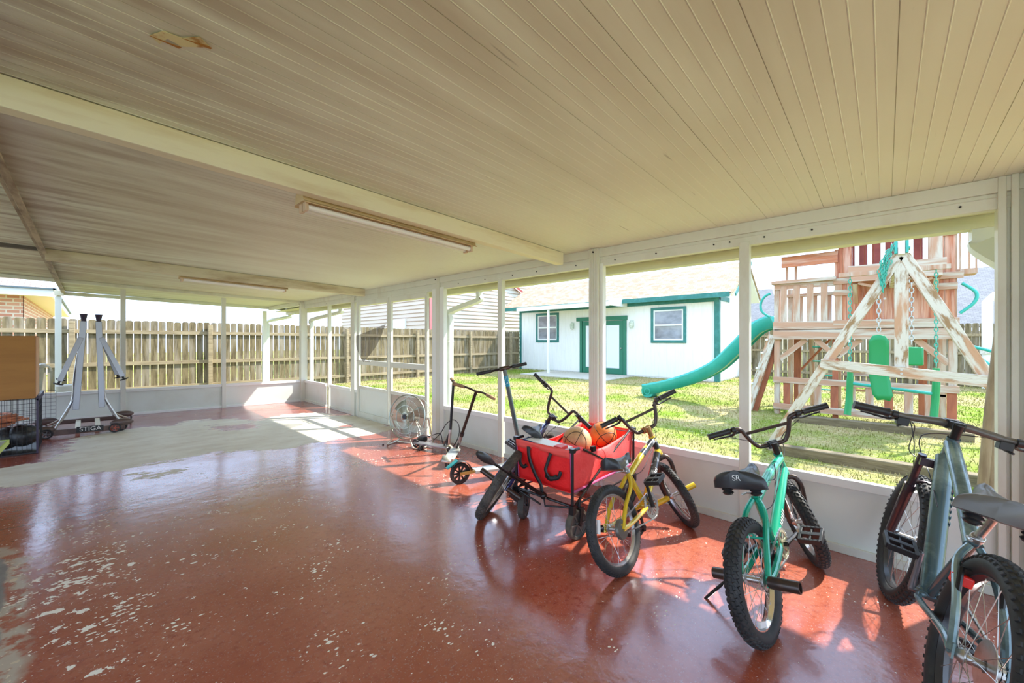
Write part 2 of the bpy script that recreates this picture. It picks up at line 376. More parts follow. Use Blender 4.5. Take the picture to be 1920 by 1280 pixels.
# ================================================================== CEILING (ribbed aluminium roof panels)
prof = []; y = -2.6; k = 0
while y < 11.62:
    j = (k % 6 == 0)
    if j: prof += [(y, 0), (y+.0495, 0), (y+.0505, .0042), (y+.0525, .0042)]
    else: prof += [(y, 0), (y+.0465, 0), (y+.0478, -.0013), (y+.0495, -.0013), (y+.051, .0012), (y+.0525, 0)]
    y += .0525; k += 1
def ceil_part(x0, x1, ya, yb):
    mb = MB(); pr = [(a, h) for a, h in prof if ya <= a <= yb]; rows = []
    for xx in np.linspace(x0, x1, 5): rows.append([(xx, a, cz(xx)+h) for a, h in pr])
    mb.grid(rows); n1 = len(mb.v)
    top = [(x0, pr[0][0], cz(x0)+.09), (x1, pr[0][0], cz(x1)+.09), (x1, pr[-1][0], cz(x1)+.09), (x0, pr[-1][0], cz(x0)+.09)]
    bot = [(x0, pr[0][0], cz(x0)), (x1, pr[0][0], cz(x1)), (x1, pr[-1][0], cz(x1)), (x0, pr[-1][0], cz(x0))]
    mb.add(top+bot, [(0, 1, 2, 3)]+[(i, 4+i, 4+(i+1) % 4, (i+1) % 4) for i in range(4)]); return mb
def ceil_mat():
    m = bpy.data.materials.new('roof_panel_cream'); m.use_nodes = True
    n = m.node_tree.nodes; l = m.node_tree.links; p = n['Principled BSDF']
    geo = n.new('ShaderNodeNewGeometry'); sp = n.new('ShaderNodeSeparateXYZ'); l.new(geo.outputs['Position'], sp.inputs[0])
    def nz(s, st, d=5):
        mp = n.new('ShaderNodeMapping'); mp.inputs['Scale'].default_value = st; l.new(geo.outputs['Position'], mp.inputs[0])
        z = n.new('ShaderNodeTexNoise'); z.inputs['Scale'].default_value = s; z.inputs['Detail'].default_value = d; l.new(mp.outputs[0], z.inputs['Vector']); return z.outputs['Fac']
    def mr(v, a, b, c=0, d=1):
        q = n.new('ShaderNodeMapRange'); l.new(v, q.inputs[0]); q.inputs[1].default_value = a; q.inputs[2].default_value = b; q.inputs[3].default_value = c; q.inputs[4].default_value = d; return q.outputs[0]
    def mt(op, a, b):
        q = n.new('ShaderNodeMath'); q.operation = op
        for i, v in enumerate((a, b)):
            if isinstance(v, (int, float)): q.inputs[i].default_value = v
            else: l.new(v, q.inputs[i])
        return q.outputs[0]
    def mix(f, a, b):
        q = n.new('ShaderNodeMix'); q.data_type = 'RGBA'; l.new(f, q.inputs[0])
        for i, v in ((6, a), (7, b)):
            if isinstance(v, tuple): q.inputs[i].default_value = (*v, 1)
            else: l.new(v, q.inputs[i])
        return q.outputs[2]
    col = mix(mr(nz(.9, (1, 1, 1)), .35, .7), (.77, .80, .71), (.72, .72, .62))
    # rust and mould near the leaking joint on the left
    near = mr(sp.outputs['X'], -.1, .65, 1, 0)
    st = mt('MULTIPLY', near, mr(nz(3, (.7, 3.2, 1)), .44, .66))
    col = mix(mt('MULTIPLY', st, .75), col, (.30, .22, .16))
    stain_dim = mt('MULTIPLY', mr(sp.outputs['X'], .2, 2.4, .95, 0), mr(nz(2.1, (.35, 2.4, 1)), .36, .66))  # streaky stain that also paints in dimmer light towards the left
    col = mix(mt('MULTIPLY', stain_dim, .7), col, (.44, .36, .27))
    sk = mr(nz(11, (.25, 4, 1), 6), .70, .76); col = mix(mt('MULTIPLY', sk, .5), col, (.22, .2, .17))
    l.new(col, p.inputs['Base Color']); p.inputs['Roughness'].default_value = .45; p.inputs['Specular IOR Level'].default_value = .35
    return m
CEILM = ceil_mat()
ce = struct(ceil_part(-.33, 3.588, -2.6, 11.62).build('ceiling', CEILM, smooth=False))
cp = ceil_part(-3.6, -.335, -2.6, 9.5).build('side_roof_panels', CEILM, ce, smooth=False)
mb = MB(); mb.prism([(.13, 1.645), (.155, 1.592), (.20, 1.582), (.236, 1.536), (.268, 1.565), (.205, 1.63), (.17, 1.62), (.155, 1.668)], (0, 0, 0), (1, 0, 0), (0, 1, 0), (0, 0, .001))
mb.v = [(a, b, cz(a)-.0045+c) for a, b, c in mb.v]; mb.build('peeled_patch', M('peeled_patch_tan', (.70, .62, .36), .6, 0, (.42, .22, .06), 14, (1, 1, 1), .5, .62), ce, smooth=False)
for q in ([(.13, 1.645), (.2, 1.645), (.205, 1.632)], [(.20, 1.582), (.268, 1.572), (.272, 1.562), (.262, 1.56)]):
    mb = MB(); mb.prism(q, (0, 0, 0), (1, 0, 0), (0, 1, 0), (0, 0, .001)); mb.v = [(a, b, cz(a)-.006+c) for a, b, c in mb.v]; mb.build('rust_streak', M('rust', (.40, .17, .03), .7), ce, smooth=False)
# cross beams under the panels
def beam(y0, y1, x0, x1, h=.118, m=ALUD):
    mb = MB(); a = [(x0, y0, cz(x0)-h), (x1, y0, cz(x1)-h), (x1, y1, cz(x1)-h), (x0, y1, cz(x0)-h), (x0, y0, cz(x0)-.003), (x1, y0, cz(x1)-.003), (x1, y1, cz(x1)-.003), (x0, y1, cz(x0)-.003)]
    mb.add(a, [(0,3,2,1),(4,5,6,7),(0,1,5,4),(1,2,6,5),(2,3,7,6),(3,0,4,7)]); return mb.build('beam', m, ce, bevel=.003)
BEAMC = M('beam_cream', (.80, .74, .56), .42, 0, (.62, .50, .32), 3, (.5, 2, 4), .52, .8)
beam(2.285, 2.36, -.30, 3.17, .118, BEAMC)
beam(6.33, 6.41, -.30, 3.17, .122, M('beam_dirty', (.64, .57, .42), .45, 0, (.42, .32, .2), 4, (.6, 2, 3), .45, .7))
# long joint trim and its gutter along the leak
mb = MB(); mb.box((-.345, -2.5, cz(-.33)-.045), (-.32, 11.5, cz(-.33)-.004)); mb.box((-.32, -2.5, cz(-.33)-.06), (-.285, 11.5, cz(-.33)-.05))
mb.build('joint_channel', M('stained_channel', (.45, .36, .25), .5, 0, (.20, .13, .08), 3.5, (3, .6, 3), .42, .6), ce, bevel=.002)
mb = MB(); mb.box((-3.5, 6.33, cz(-.33)-.03), (-.35, 6.40, cz(-.33)+.02)); mb.build('side_joint', M('dark_joint', (.10, .08, .07), .6), ce)

# ================================================================== RIGHT SCREEN WALL
wr = sroot('wall_right', (3.25, 4.5, 0))
XI = 3.25      # inner face
def rb(a, b, name='trim', m=ALU, bev=.003): return MB().box(a, b).build(name, m, wr, bevel=bev)
rb((XI, -.62, 2.12), (XI+.075, 9.40, 2.199), 'header_beam'); rb((XI+.012, -.62, 2.035), (XI+.062, 9.40, 2.12), 'header_beam')
rb((XI+.008, -.50, 2.0955), (XI+.014, 9.40, 2.10), 'header_lip')
segs = [(-.44, .711), (.776, 1.905), (2.053, 3.187), (3.291, 4.30), (7.07, 7.98), (8.185, 9.33)]
for a, b in segs:
    rb((XI+.005, a, .418), (XI+.055, b, .472), 'sill_rail', TRIMW)
    rb((XI+.012, a, .0), (XI+.05, b, .052), 'bottom_rail')
    rb((XI+.030, a, .052), (XI+.042, b, .418), 'kick_panel', PANELW, 0)
rb((XI+.005, 6.82, .418), (XI+.055, 6.89, .472), 'sill_rail', TRIMW); rb((XI+.03, 6.80, 0), (XI+.042, 6.90, .418), 'kick_panel', PANELW, 0)
# posts; the big ones are fluted
def post(y0, y1, z1, x0=XI, x1=XI+.06, m=ALU): return rb((x0, y0, 0), (x1, y1, z1), 'post', m)
post(.711, .776, 2.06); post(3.21, 3.275, 2.06); post(8.0, 8.06, 2.06); post(6.89, 7.03, 2.12, XI-.005)
def fluted(y0, y1, z1, dx=.03, d=.11):
    mb = MB(); n = 4; wd = (y1-y0)/n; pr = []
    for i in range(n):
        a = y0+i*wd; pr += [(XI-dx, a+.004), (XI-dx, a+wd-.008), (XI-dx+.006, a+wd-.006), (XI-dx+.006, a+wd-.001)]
    pr += [(XI-dx+d, y1), (XI-dx+d, y0)]
    mb.prism([(p[1], p[0]) for p in pr], (0, 0, 0), (0, 1, 0), (1, 0, 0), (0, 0, z1)); return mb.build('post', ALU, wr, smooth=False)
fluted(1.93, 2.03, 2.197, .035); rb((XI+.0, 1.90, 0), (XI+.06, 1.93, 2.06), 'post', TRIMW)
rb((XI-.005, 4.385, 0), (XI+.075, 4.47, 2.197), 'post'); rb((XI, 4.30, 0), (XI+.06, 4.385, 2.06), 'post', TRIMW)
rb((XI, 4.475, 0), (XI+.05, 4.56, 2.05), 'post', TRIMW)
# near corner post with vertical reveals
for y0, y1, xx in ((-.46, -.43, -.004), (-.474, -.46, .014), (-.50, -.474, -.012), (-.52, -.50, .01)): rb((XI+xx, y0, 0), (XI+.09, y1, 2.2), 'post')
rb((XI-.04, -.60, 0), (XI+.09, -.52, 2.2), 'post')
# far corner post
rb((XI-.06, 9.30, -.001), (XI+.07, 9.42, 2.197), 'post')
# screws on the header lip
sc = MB()
for yy in [-.3, .35, .62, .84, .95, 1.4, 1.78, 2.2, 2.7, 3.05, 3.5, 4.0, 8.12]:
    sc.cyl((XI+.006, yy, 2.075), (XI+.013, yy, 2.075), .006, seg=8)
for yy in (1.98, 4.43): sc.cyl((XI-.042, yy, 2.165), (XI-.030, yy, 2.165), .008, seg=8)
sc.build('screw', BLACKM, wr)

# ------------------------------------------------------------------ screen doors
def screen_door(name, ya, yb, handle):
    r = sroot(name, (XI, (ya+yb)/2, 0)); fw = .05; x0, x1 = XI+.0, XI+.04
    mb = MB()
    mb.box((x0, ya, .02), (x1, ya+fw, 2.02)).box((x0, yb-fw, .02), (x1, yb, 2.02)).box((x0, ya+fw, 1.95), (x1, yb-fw, 2.02)).box((x0, ya+fw, .02), (x1, yb-fw, .10))
    mb.box((x0, ya+fw, .92), (x1, yb-fw, 1.0)).box((x0, ya+fw, .50), (x1, yb-fw, .55))
    mb.build('door_frame', ALU, r, bevel=.003)
    MB().box((x0+.018, ya+fw, .10), (x0+.028, yb-fw, .50)).build('kick_panel', PANELW if handle else M('tan_kick_panel', (.50, .42, .34), .25, 0, (.62, .36, .28), 3, (1, 1, 1), .45, .65), r)  # the leaf without a handle gets a tan panel with reddish patches
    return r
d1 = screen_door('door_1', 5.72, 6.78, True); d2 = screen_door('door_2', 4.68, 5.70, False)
mb = MB(); mb.box((XI-.045, 6.25, .985), (XI-.03, 6.72, .997)); mb.sphere((XI-.045, 6.25, .99), .018, (1, 1.8, 1)); mb.box((XI-.03, 6.40, .975), (XI, 6.44, 1.0)); mb.build('door_handle', STEEL, d1)
# torn screen flap hanging inwards from the far leaf
tri = [(5.80, 1.62), (6.72, 1.05), (6.70, .965), (6.45, .97)]
rows = []
for i in range(9):
    t = i/8; a = Vector((XI-.01, 5.79, 1.60)); b = Vector((XI-.10-.05*math.sin(t*3), 6.62-.28*t, 1.42-.44*t))
    rows.append([tuple(a.lerp(b, u)+Vector((-.05*math.sin(u*PI)*math.sin(t*4+1), 0, -.02*math.sin(u*PI)))) for u in [k/8 for k in range(9)]])
MB().grid(rows).build('torn_screen', SCREEN, d1)
rb((XI, 4.56, 2.02), (XI+.06, 6.89, 2.05), 'door_header')
rb((XI, 4.60, 0), (XI+.05, 6.82, .018), 'door_sill')
rb((XI, 6.79, 0), (XI+.05, 6.815, 2.03), 'post', TRIMW)

# ================================================================== FAR SCREEN WALL (its members follow the slab's fall)
wf = sroot('wall_far', (0, 9.36, 0)); YF = 9.33
def fbx(x0, x1, y0, y1, z0, z1, sl, name, m=ALU, bev=.003):      # z values at x = 3.25, rising sl per metre towards the left
    q = lambda x, z: z+sl*(3.25-x)
    mb = MB().add([(x0, y0, q(x0, z0)), (x1, y0, q(x1, z0)), (x1, y1, q(x1, z0)), (x0, y1, q(x0, z0)), (x0, y0, q(x0, z1)), (x1, y0, q(x1, z1)), (x1, y1, q(x1, z1)), (x0, y1, q(x0, z1))], [(0,3,2,1),(4,5,6,7),(0,1,5,4),(1,2,6,5),(2,3,7,6),(3,0,4,7)])
    return mb.build(name, m, wf, bevel=bev)
xs_p = [3.19, 1.84, .442, -1.0, -2.4, -3.6]
fbx(-3.6, 3.19, YF, YF+.07, 2.148, 2.20, .0275, 'header_beam', ALU)
for i in range(5):
    x1, x0 = xs_p[i], xs_p[i+1]
    a, b = x0+.0, x1-(.065 if i else 0)
    fbx(a, b, YF+.005, YF+.055, .422, .474, .017, 'sill_rail', TRIMW)
    fbx(a, b, YF+.012, YF+.05, 0, .045, .025, 'bottom_rail', TRIMW)
    fbx(a, b, YF+.03, YF+.04, .03, .43, .018, 'kick_panel', PANELW, 0)
for x1 in (1.84, .442, -1.0, -2.4): MB().box((x1-.066, YF-.002, hf(x1)-.01), (x1, YF+.06, cz(x1)-.075)).build('post', ALU, wf, bevel=.003)
# outer fascia beam of the roof and its two posts
fbx(-.34, 3.58, 11.54, 11.61, 2.135, 2.20, .022, 'fascia_beam', ALU); fbx(-.34, 3.58, 11.55, 11.60, 2.19, 2.205, .028, 'fascia_beam', ALU)
for x0 in (-.425, 3.05):
    MB().box((x0, 11.52, -.06), (x0+.085, 11.60, cz(x0)-.12)).build('outer_post', TRIMW, wf, bevel=.003)
MB().box((-.43, 11.45, cz(-.33)-.10), (-.31, 11.62, cz(-.33)-.01)).build('beam_end_cap', ALUD, wf)
mb = MB(); mb.box((3.18, 9.4, 2.11), (3.25, 11.54, 2.198)); mb.build('side_beam', ALU, wf, bevel=.003)

# ================================================================== near wall sliver + gutter + downspouts
wn_ = sroot('wall_near', (3.0, -.56, 0))
MB().box((3.08, -.62, 0), (3.23, -.56, 2.2)).build('post', TRIMW, wn_, bevel=.004)
gr = thing('rain_gutter', 'cream metal rain gutter running along the outer edge of the patio roof', 'gutter', (3.62, 5, 2.02))
GUT = M('gutter_cream', (.66, .66, .46), .45, 0, (.56, .58, .38), 3, (1, .6, 3), .45, .7)
mb = MB(); pr = [(0, .18), (0, 0), (.09, 0), (.12, .06), (.12, .15), (.13, .15), (.13, .05), (.1, -.008), (-.008, -.008), (-.008, .18)]
mb.prism(pr, (3.602, -2.6, 2.018), (1, 0, 0), (0, 0, 1), (0, 14.2, 0)); mb.build('trough', GUT, gr, smooth=False)
mb = MB(); mb.box((3.325, -2.5, 2.085), (3.586, 11.6, 2.092)); mb.build('soffit', GUT, ce)
PIPE = M('downspout_white', (.74, .77, .70), .4, 0, (.62, .64, .5), 4, (1, 1, 1), .5, .8)
def spout(yt, yb, xb, zk1, zk2, lab, pw=.062, bottom=-.06):
    t = thing('downspout', lab, 'downspout', (xb, yb, bottom))
    P = [(3.665, yt, 2.018), (3.665, yt, zk1+.05), (3.655, yt-(yt-yb)*.02, zk1), (xb+.02, yb, zk2), (xb, yb, zk2-.10), (xb, yb, bottom+.12)]
    mb = MB(); pts = smoothpath(P[:5], 5)+[Vector(P[5])]
    vs = []; fs = []
    for i, p in enumerate(pts):
        d = (pts[min(i+1, len(pts)-1)]-pts[max(i-1, 0)]).normalized(); side = Vector((1, 0, 0)); side = (side-d*side.dot(d)).normalized(); up = d.cross(side)
        for sx, sy in ((-1, -1), (-.5, -1.1), (0, -1), (.5, -1.1), (1, -1), (1, 1), (0, 1.1), (-1, 1)): vs.append(p+side*sx*pw*.55+up*sy*pw*.5)
    n = 8
    for i in range(len(pts)-1):
        for k in range(n): fs.append((i*n+k, i*n+(k+1) % n, (i+1)*n+(k+1) % n, (i+1)*n+k))
    mb.add(vs, fs).build('pipe', PIPE, t)
    MB().box((xb-pw*.6, yb-pw*.6, bottom+.1), (xb+pw*.6, yb+pw*.6, bottom+.13)).build('bottom_collar', PIPE, t)
    MB().box((xb-.05, yb-pw*.56, zk2-.42), (xb+pw*.6, yb+pw*.56, zk2-.40)).build('strap', PIPE, t)
    return t
spout(4.05, 4.33, 3.385, 1.89, 1.74, 'pale downspout elbowing down to the post left of the two tall scooter handlebars')
spout(8.42, 9.24, 3.385, 1.93, 1.80, 'pale downspout elbowing down beside the far right corner post of the screened patio')
spout(-.43, -.56, 3.42, 1.90, 1.70, 'large cream downspout stub at the right edge, above the playset roof', .10)
spout(11.5, 11.64, 3.19, 1.96, 1.84, 'downspout at the outermost far corner of the roof, beyond the end wall', .06)
# ================================================================== CEILING LIGHTS
def strip_light(x0, x1, y0, y1, lab):
    t = thing('ceiling_light', lab, 'ceiling light', ((x0+x1)/2, (y0+y1)/2, cz(x0)-.12), 'fluorescent strip lights')
    f = lambda x, z: z-.028*(x-x0); zt = cz(x0)-.072
    mb = MB(); w = y1-y0
    sec = [(y0, -.055), (y0+.012, 0), (y1-.012, 0), (y1, -.055), (y1+.014, -.066), (y1+.012, -.070), (y1-.004, -.060), (y0+.004, -.060), (y0-.012, -.070), (y0-.014, -.066)]
    a = [(x0, yy, zt+z) for yy, z in sec]; b = [(x1, yy, f(x1, zt+z)) for yy, z in sec]; n = len(sec)
    mb.add(a+b, [tuple(range(n-1, -1, -1)), tuple(range(n, 2*n))]+[(i, (i+1) % n, n+(i+1) % n, n+i) for i in range(n)])
    mb.build('housing', FIXT, t, smooth=False)
    for yy in (y0+w*.28, y0+w*.72):
        tb = MB(); tb.cyl((x0+.035, yy, zt-.083), (x1-.035, yy, f(x1, zt-.083)), .016, seg=14); tb.build('tube', TUBE, t)
    for xx in (x0+.015, x1-.035):
        for yy in (y0+w*.28, y0+w*.72): MB().box((xx, yy-.02, f(xx, zt-.108)), (xx+.02, yy+.02, f(xx, zt-.058))).build('lamp_holder', M('holder_tan', (.62, .45, .32), .4) if 'holder_tan' not in bpy.data.materials else bpy.data.materials['holder_tan'], t, bevel=.003)
    return t
strip_light(.83, 2.12, 2.385, 2.515, 'long tan fluorescent strip light fixed behind the nearer ceiling beam')
strip_light(.79, 2.02, 6.42, 6.55, 'smaller-looking tan fluorescent strip light on the far ceiling beam')

# ================================================================== GROUND
GZ = -.06
def grass_mat():
    m = bpy.data.materials.new('patchy_lawn'); m.use_nodes = True
    n = m.node_tree.nodes; l = m.node_tree.links; p = n['Principled BSDF']; geo = n.new('ShaderNodeNewGeometry')
    def nz(s, d=5):
        z = n.new('ShaderNodeTexNoise'); z.inputs['Scale'].default_value = s; z.inputs['Detail'].default_value = d; z.inputs['Roughness'].default_value = .65; l.new(geo.outputs['Position'], z.inputs['Vector']); return z.outputs['Fac']
    def mix(v, a, b, A, B):
        r = n.new('ShaderNodeMapRange'); l.new(v, r.inputs[0]); r.inputs[1].default_value = A; r.inputs[2].default_value = B
        q = n.new('ShaderNodeMix'); q.data_type = 'RGBA'; l.new(r.outputs[0], q.inputs[0])
        for i, c in ((6, a), (7, b)):
            if isinstance(c, tuple): q.inputs[i].default_value = (*c, 1)
            else: l.new(c, q.inputs[i])
        return q.outputs[2]
    c = mix(nz(.55, 6), (.50, .40, .20), (.20, .30, .025), .43, .61)
    c = mix(nz(5, 6), c, (.28, .32, .06), .5, .75)
    c = mix(nz(28, 4), c, (.13, .16, .03), .5, .75)
    c = mix(nz(17, 3), c, (.62, .54, .36), .58, .72)
    l.new(c, p.inputs['Base Color']); p.inputs['Roughness'].default_value = .95; p.inputs['Specular IOR Level'].default_value = .1
    b = n.new('ShaderNodeBump'); b.inputs['Strength'].default_value = .9; b.inputs['Distance'].default_value = .05; l.new(nz(22, 6), b.inputs['Height']); l.new(b.outputs[0], p.inputs['Normal'])
    return m
GM = grass_mat()
g = MB(); xs2 = np.concatenate([np.arange(-30, 3, 3.), np.arange(3, 20, .5), np.arange(20, 61, 4.)]); ys2 = np.concatenate([np.arange(-30, -3, 3.), np.arange(-3, 15, .5), np.arange(15, 61, 4.)])
g.grid([[(x, y, GZ+(.012*math.sin(x*1.7+y)*math.cos(y*1.3) if x > 3.6 else 0)-.004) for x in xs2] for y in ys2])
struct(g.build('ground', GM))
# grass blades (uncountable)
NB = 90000
bx = 3.36+rng.random(NB)**1.6*15; by = -3+rng.random(NB)*15.8
# keep the view wedge only
ca = math.cos(YAW); sa = math.sin(YAW); dd = bx*sa+by*ca; ll = bx*ca-by*sa; ok = (np.abs(ll) < dd*1.35) & (dd > 0)
bx, by = bx[ok], by[ok]; NBk = len(bx)
ang = rng.random(NBk)*2*PI; hgt = .022+rng.random(NBk)*.035; wid = .003+.0012*np.hypot(bx, by)*.35; ln = (rng.random((NBk, 2))-.5)*.05
bz = GZ+.012*np.sin(bx*1.7+by)*np.cos(by*1.3)-.008
V = np.empty((NBk, 3, 3)); V[:, 0] = np.stack([bx-np.cos(ang)*wid, by-np.sin(ang)*wid, bz], 1); V[:, 1] = np.stack([bx+np.cos(ang)*wid, by+np.sin(ang)*wid, bz], 1); V[:, 2] = np.stack([bx+ln[:, 0], by+ln[:, 1], bz+hgt], 1)
me = bpy.data.meshes.new('grass'); me.vertices.add(NBk*3); me.vertices.foreach_set('co', V.ravel()); me.loops.add(NBk*3); me.loops.foreach_set('vertex_index', np.arange(NBk*3, dtype=np.int32)); me.polygons.add(NBk); me.polygons.foreach_set('loop_start', np.arange(0, NBk*3, 3, dtype=np.int32)); me.update()
me.materials.append(GM); go = bpy.data.objects.new('grass', me); C.objects.link(go)
tag(go, 'short patchy yellow-green lawn grass in the yard beyond the screens', 'grass', kind='stuff')

# ================================================================== FENCES
def fence(a, b, zt, zb, lab, side, posts, rails, pitch=.148, name='wood_fence', seed=1, falls=0):
    """side: +1/-1, which way (left of a->b) the rails and posts stand"""
    R_ = random.Random(seed); a = Vector((*a, 0)); b = Vector((*b, 0)); d = (b-a).normalized(); nrm = Vector((-d.y, d.x, 0))*side; L = (b-a).length
    t = thing(name, lab, 'fence', ((a.x+b.x)/2, (a.y+b.y)/2, zb))
    mb = MB(); k = 0; u = 0
    while u < L-.1:
        wv = pitch-.011-R_.random()*.006; z1 = zt-falls*u/L+R_.uniform(-.012, .012); c = .028
        tl = R_.uniform(-.004, .004)
        poly = [(u, zb), (u+wv, zb), (u+wv+tl, z1-c), (u+wv-c+tl, z1), (u+c+tl, z1), (u+tl, z1-c)]
        off = R_.uniform(-.003, .003)
        mb.prism(poly, a-nrm*(.008+off), d, (0, 0, 1), nrm*.016); u += pitch
    mb.build('picket_panel', FENCE, t, smooth=False)
    for zr in rails:
        r = MB(); p0 = a+nrm*.03+Vector((0, 0, zr)); p1 = b+nrm*.03+Vector((0, 0, zr-falls)); r.bar(p0, p1, .04, .085, (0, 0, 1)); r.build('rail', FENCER, t)
    for s_ in posts:
        p = a+d*s_+nrm*.095; MB().bar((p.x, p.y, zb-.05), (p.x, p.y, zt-.06-falls*s_/L), .09, .09, (d.x, d.y, 0)).build('post', FENCER, t, bevel=.004)
    return t
fence((14.35, 13), (-5, 13), 1.735, -.06, 'weathered dog-eared picket fence running behind the far end of the patio', 1, [.66, 3.15, 5.8, 8.5, 12.15, 14.58, 17.0], [1.46, .72, .12], falls=-.105, seed=2)
fence((18.1, -9), (18.1, 13), 1.84, -.06, 'tan picket fence along the back of the yard behind the wooden playset', 1, [1.2, 3.6, 6.0, 8.4, 10.8, 13.2, 15.6], [1.5, .95, .15], seed=3)

# ================================================================== NEIGHBOUR HOUSES
SID = M('lap_siding', (.62, .59, .50), .6, 0, (.58, .54, .45), .8)
SIDL = M('siding_lap_shade', (.32, .22, .16), .8)  # dark strip colour standing in for the shade at each lap
def siding(mb, o, ux, L, z0, z1, nrm, top=None, gap=.19, shade_strips=None):
    o = Vector(o); ux = Vector(ux); nrm = Vector(nrm); z = z0
    while z < z1-.01:
        zz = min(z+gap, z1); l0, l1 = (0, L) if not top else top(z)
        m0, m1 = (0, L) if not top else top(zz)
        if l1-l0 < .05: break
        p = [o+ux*l0+nrm*.028+Vector((0, 0, z)), o+ux*l1+nrm*.028+Vector((0, 0, z)), o+ux*m1+nrm*.006+Vector((0, 0, zz)), o+ux*m0+nrm*.006+Vector((0, 0, zz)), o+ux*l0+nrm*-.01+Vector((0, 0, z)), o+ux*l1+nrm*-.01+Vector((0, 0, z))]
        mb.add(p, [(0, 1, 2, 3), (4, 5, 1, 0)])
        if shade_strips is not None: q = [o+ux*l0+nrm*.031+Vector((0, 0, z-.004)), o+ux*l1+nrm*.031+Vector((0, 0, z-.004)), o+ux*l1+nrm*.031+Vector((0, 0, z+.022)), o+ux*l0+nrm*.031+Vector((0, 0, z+.022))]; shade_strips.add(q, [(0, 1, 2, 3)])  # flat strip along the course bottom, painted as lap shadow
        z = zz
    return mb
SHINGLE_C = ((.34, .23, .14), (.46, .39, .29), (.26, .17, .10))
def shingle_mat(name, c1, c2, c3, sx=8, sy=8.5):
    m = bpy.data.materials.new(name); m.use_nodes = True; n = m.node_tree.nodes; l = m.node_tree.links; p = n['Principled BSDF']
    t = n.new('ShaderNodeTexCoord'); br = n.new('ShaderNodeTexBrick'); br.inputs['Scale'].default_value = 1; br.inputs['Brick Width'].default_value = 1/sx*1.4; br.inputs['Row Height'].default_value = 1/sy; br.inputs['Mortar Size'].default_value = .006
    mp = n.new('ShaderNodeMapping'); l.new(t.outputs['UV'], mp.inputs[0]); l.new(mp.outputs[0], br.inputs['Vector'])
    for i, c in enumerate((c1, c2, c3)): br.inputs[i+1].default_value = (*c, 1)
    nz = n.new('ShaderNodeTexNoise'); nz.inputs['Scale'].default_value = 2; l.new(t.outputs['UV'], nz.inputs['Vector'])
    mx = n.new('ShaderNodeMix'); mx.data_type = 'RGBA'; mx.inputs[0].default_value = .3; l.new(br.outputs['Color'], mx.inputs[6]); l.new(nz.outputs['Fac'], mx.inputs[7]); 
    l.new(br.outputs['Color'], p.inputs['Base Color']); p.inputs['Roughness'].default_value = .9
    return m
def uvquad(name, mat, parent, quads, thick=.06):
    """quads: list of (origin, u-edge end, v-edge end corners) as 4 points; uv in metres"""
    vs = []; fs = []; uvs = []
    for q in quads:
        o = len(vs); P = [Vector(p) for p in q]; vs += P; fs.append(tuple(range(o, o+len(P))))
        e1 = (P[1]-P[0]).normalized(); nn = e1.cross(P[-1]-P[0]).normalized(); e2 = nn.cross(e1)
        uvs += [((p-P[0]).dot(e1), (p-P[0]).dot(e2)) for p in P]
    org = Vector((0, 0, 0)); pp = parent
    while pp is not None: org += Vector(pp.location); pp = pp.parent
    me = bpy.data.meshes.new(name); me.from_pydata([tuple(v-org) for v in vs], [], fs); uv = me.uv_layers.new(name='UVMap')
    for i, c in enumerate(uvs): uv.data[i].uv = c
    me.materials.append(mat); ob = bpy.data.objects.new(name, me); C.objects.link(ob); ob.parent = parent
    md = ob.modifiers.new('thickness', 'SOLIDIFY'); md.thickness = thick; md.offset = -1
    return ob
SHT = shingle_mat('tan_shingles', *SHINGLE_C); SHG = shingle_mat('grey_shingles', (.14, .145, .155), (.20, .205, .21), (.10, .10, .11)); SHB = shingle_mat('pink_grey_shingles', (.26, .19, .165), (.34, .27, .24), (.16, .12, .10))
BRICK = shingle_mat('red_brick', (.58, .25, .16), (.74, .42, .30), (.80, .72, .60), 6.5, 11); BRICK.node_tree.nodes['Brick Texture'].inputs['Mortar Size'].default_value = .012

h = thing('siding_house', 'two-storey neighbour house with cream lap siding behind the far fence', 'house', (14, 18, 0))
zt = lambda z: (0, 8.0) if z < 4.0 else (0, max(0, 8.0-(z-4.0)*2.05))
gp_ = MB(); gw = siding(MB(), (10.54, 15.2, 0), (1, 0, 0), 8, -.06, 7.2, (0, -1, 0), zt, shade_strips=gp_).build('gable_wall', SID, h, smooth=False); gp_.build('lap_shade_strip', SIDL, gw, smooth=False)
gp_ = MB()
sw2_ = siding(MB(), (10.54, 24, 0), (0, -1, 0), 8.8, -.06, 6.6, (-1, 0, 0), shade_strips=gp_).build('side_wall', M('lap_siding_pinkish', (.60, .51, .43), .6), h, smooth=False); gp_.build('lap_shade_strip', SIDL, sw2_, smooth=False)
MB().bar((15.0, 15.1, 4.88), (18.4, 15.1, 3.42), .05, .20, (0, 0, 1)).build('rake_board', M('dark_red_trim', (.28, .05, .04), .6), h)
MB().bar((15.0, 15.06, 4.80), (18.4, 15.06, 3.34), .05, .04, (0, 0, 1)).build('rake_edge', M('pale_trim', (.75, .6, .55), .6), h)
MB().box((10.47, 15.12, 0.2), (10.62, 15.24, 7)).build('corner_board', SID, h)
MB().box((10.66, 15.12, 1.6), (10.80, 15.16, 3.35)).build('red_pipe', M('pink_red', (.55, .18, .18), .5), h)
f = MB().box((10.44, 16.85, 1.87), (10.53, 18.0, 2.36)).build('window', TRIMW, h); MB().box((10.43, 16.91, 1.92), (10.445, 17.94, 2.31)).build('pane', WHITE, f)

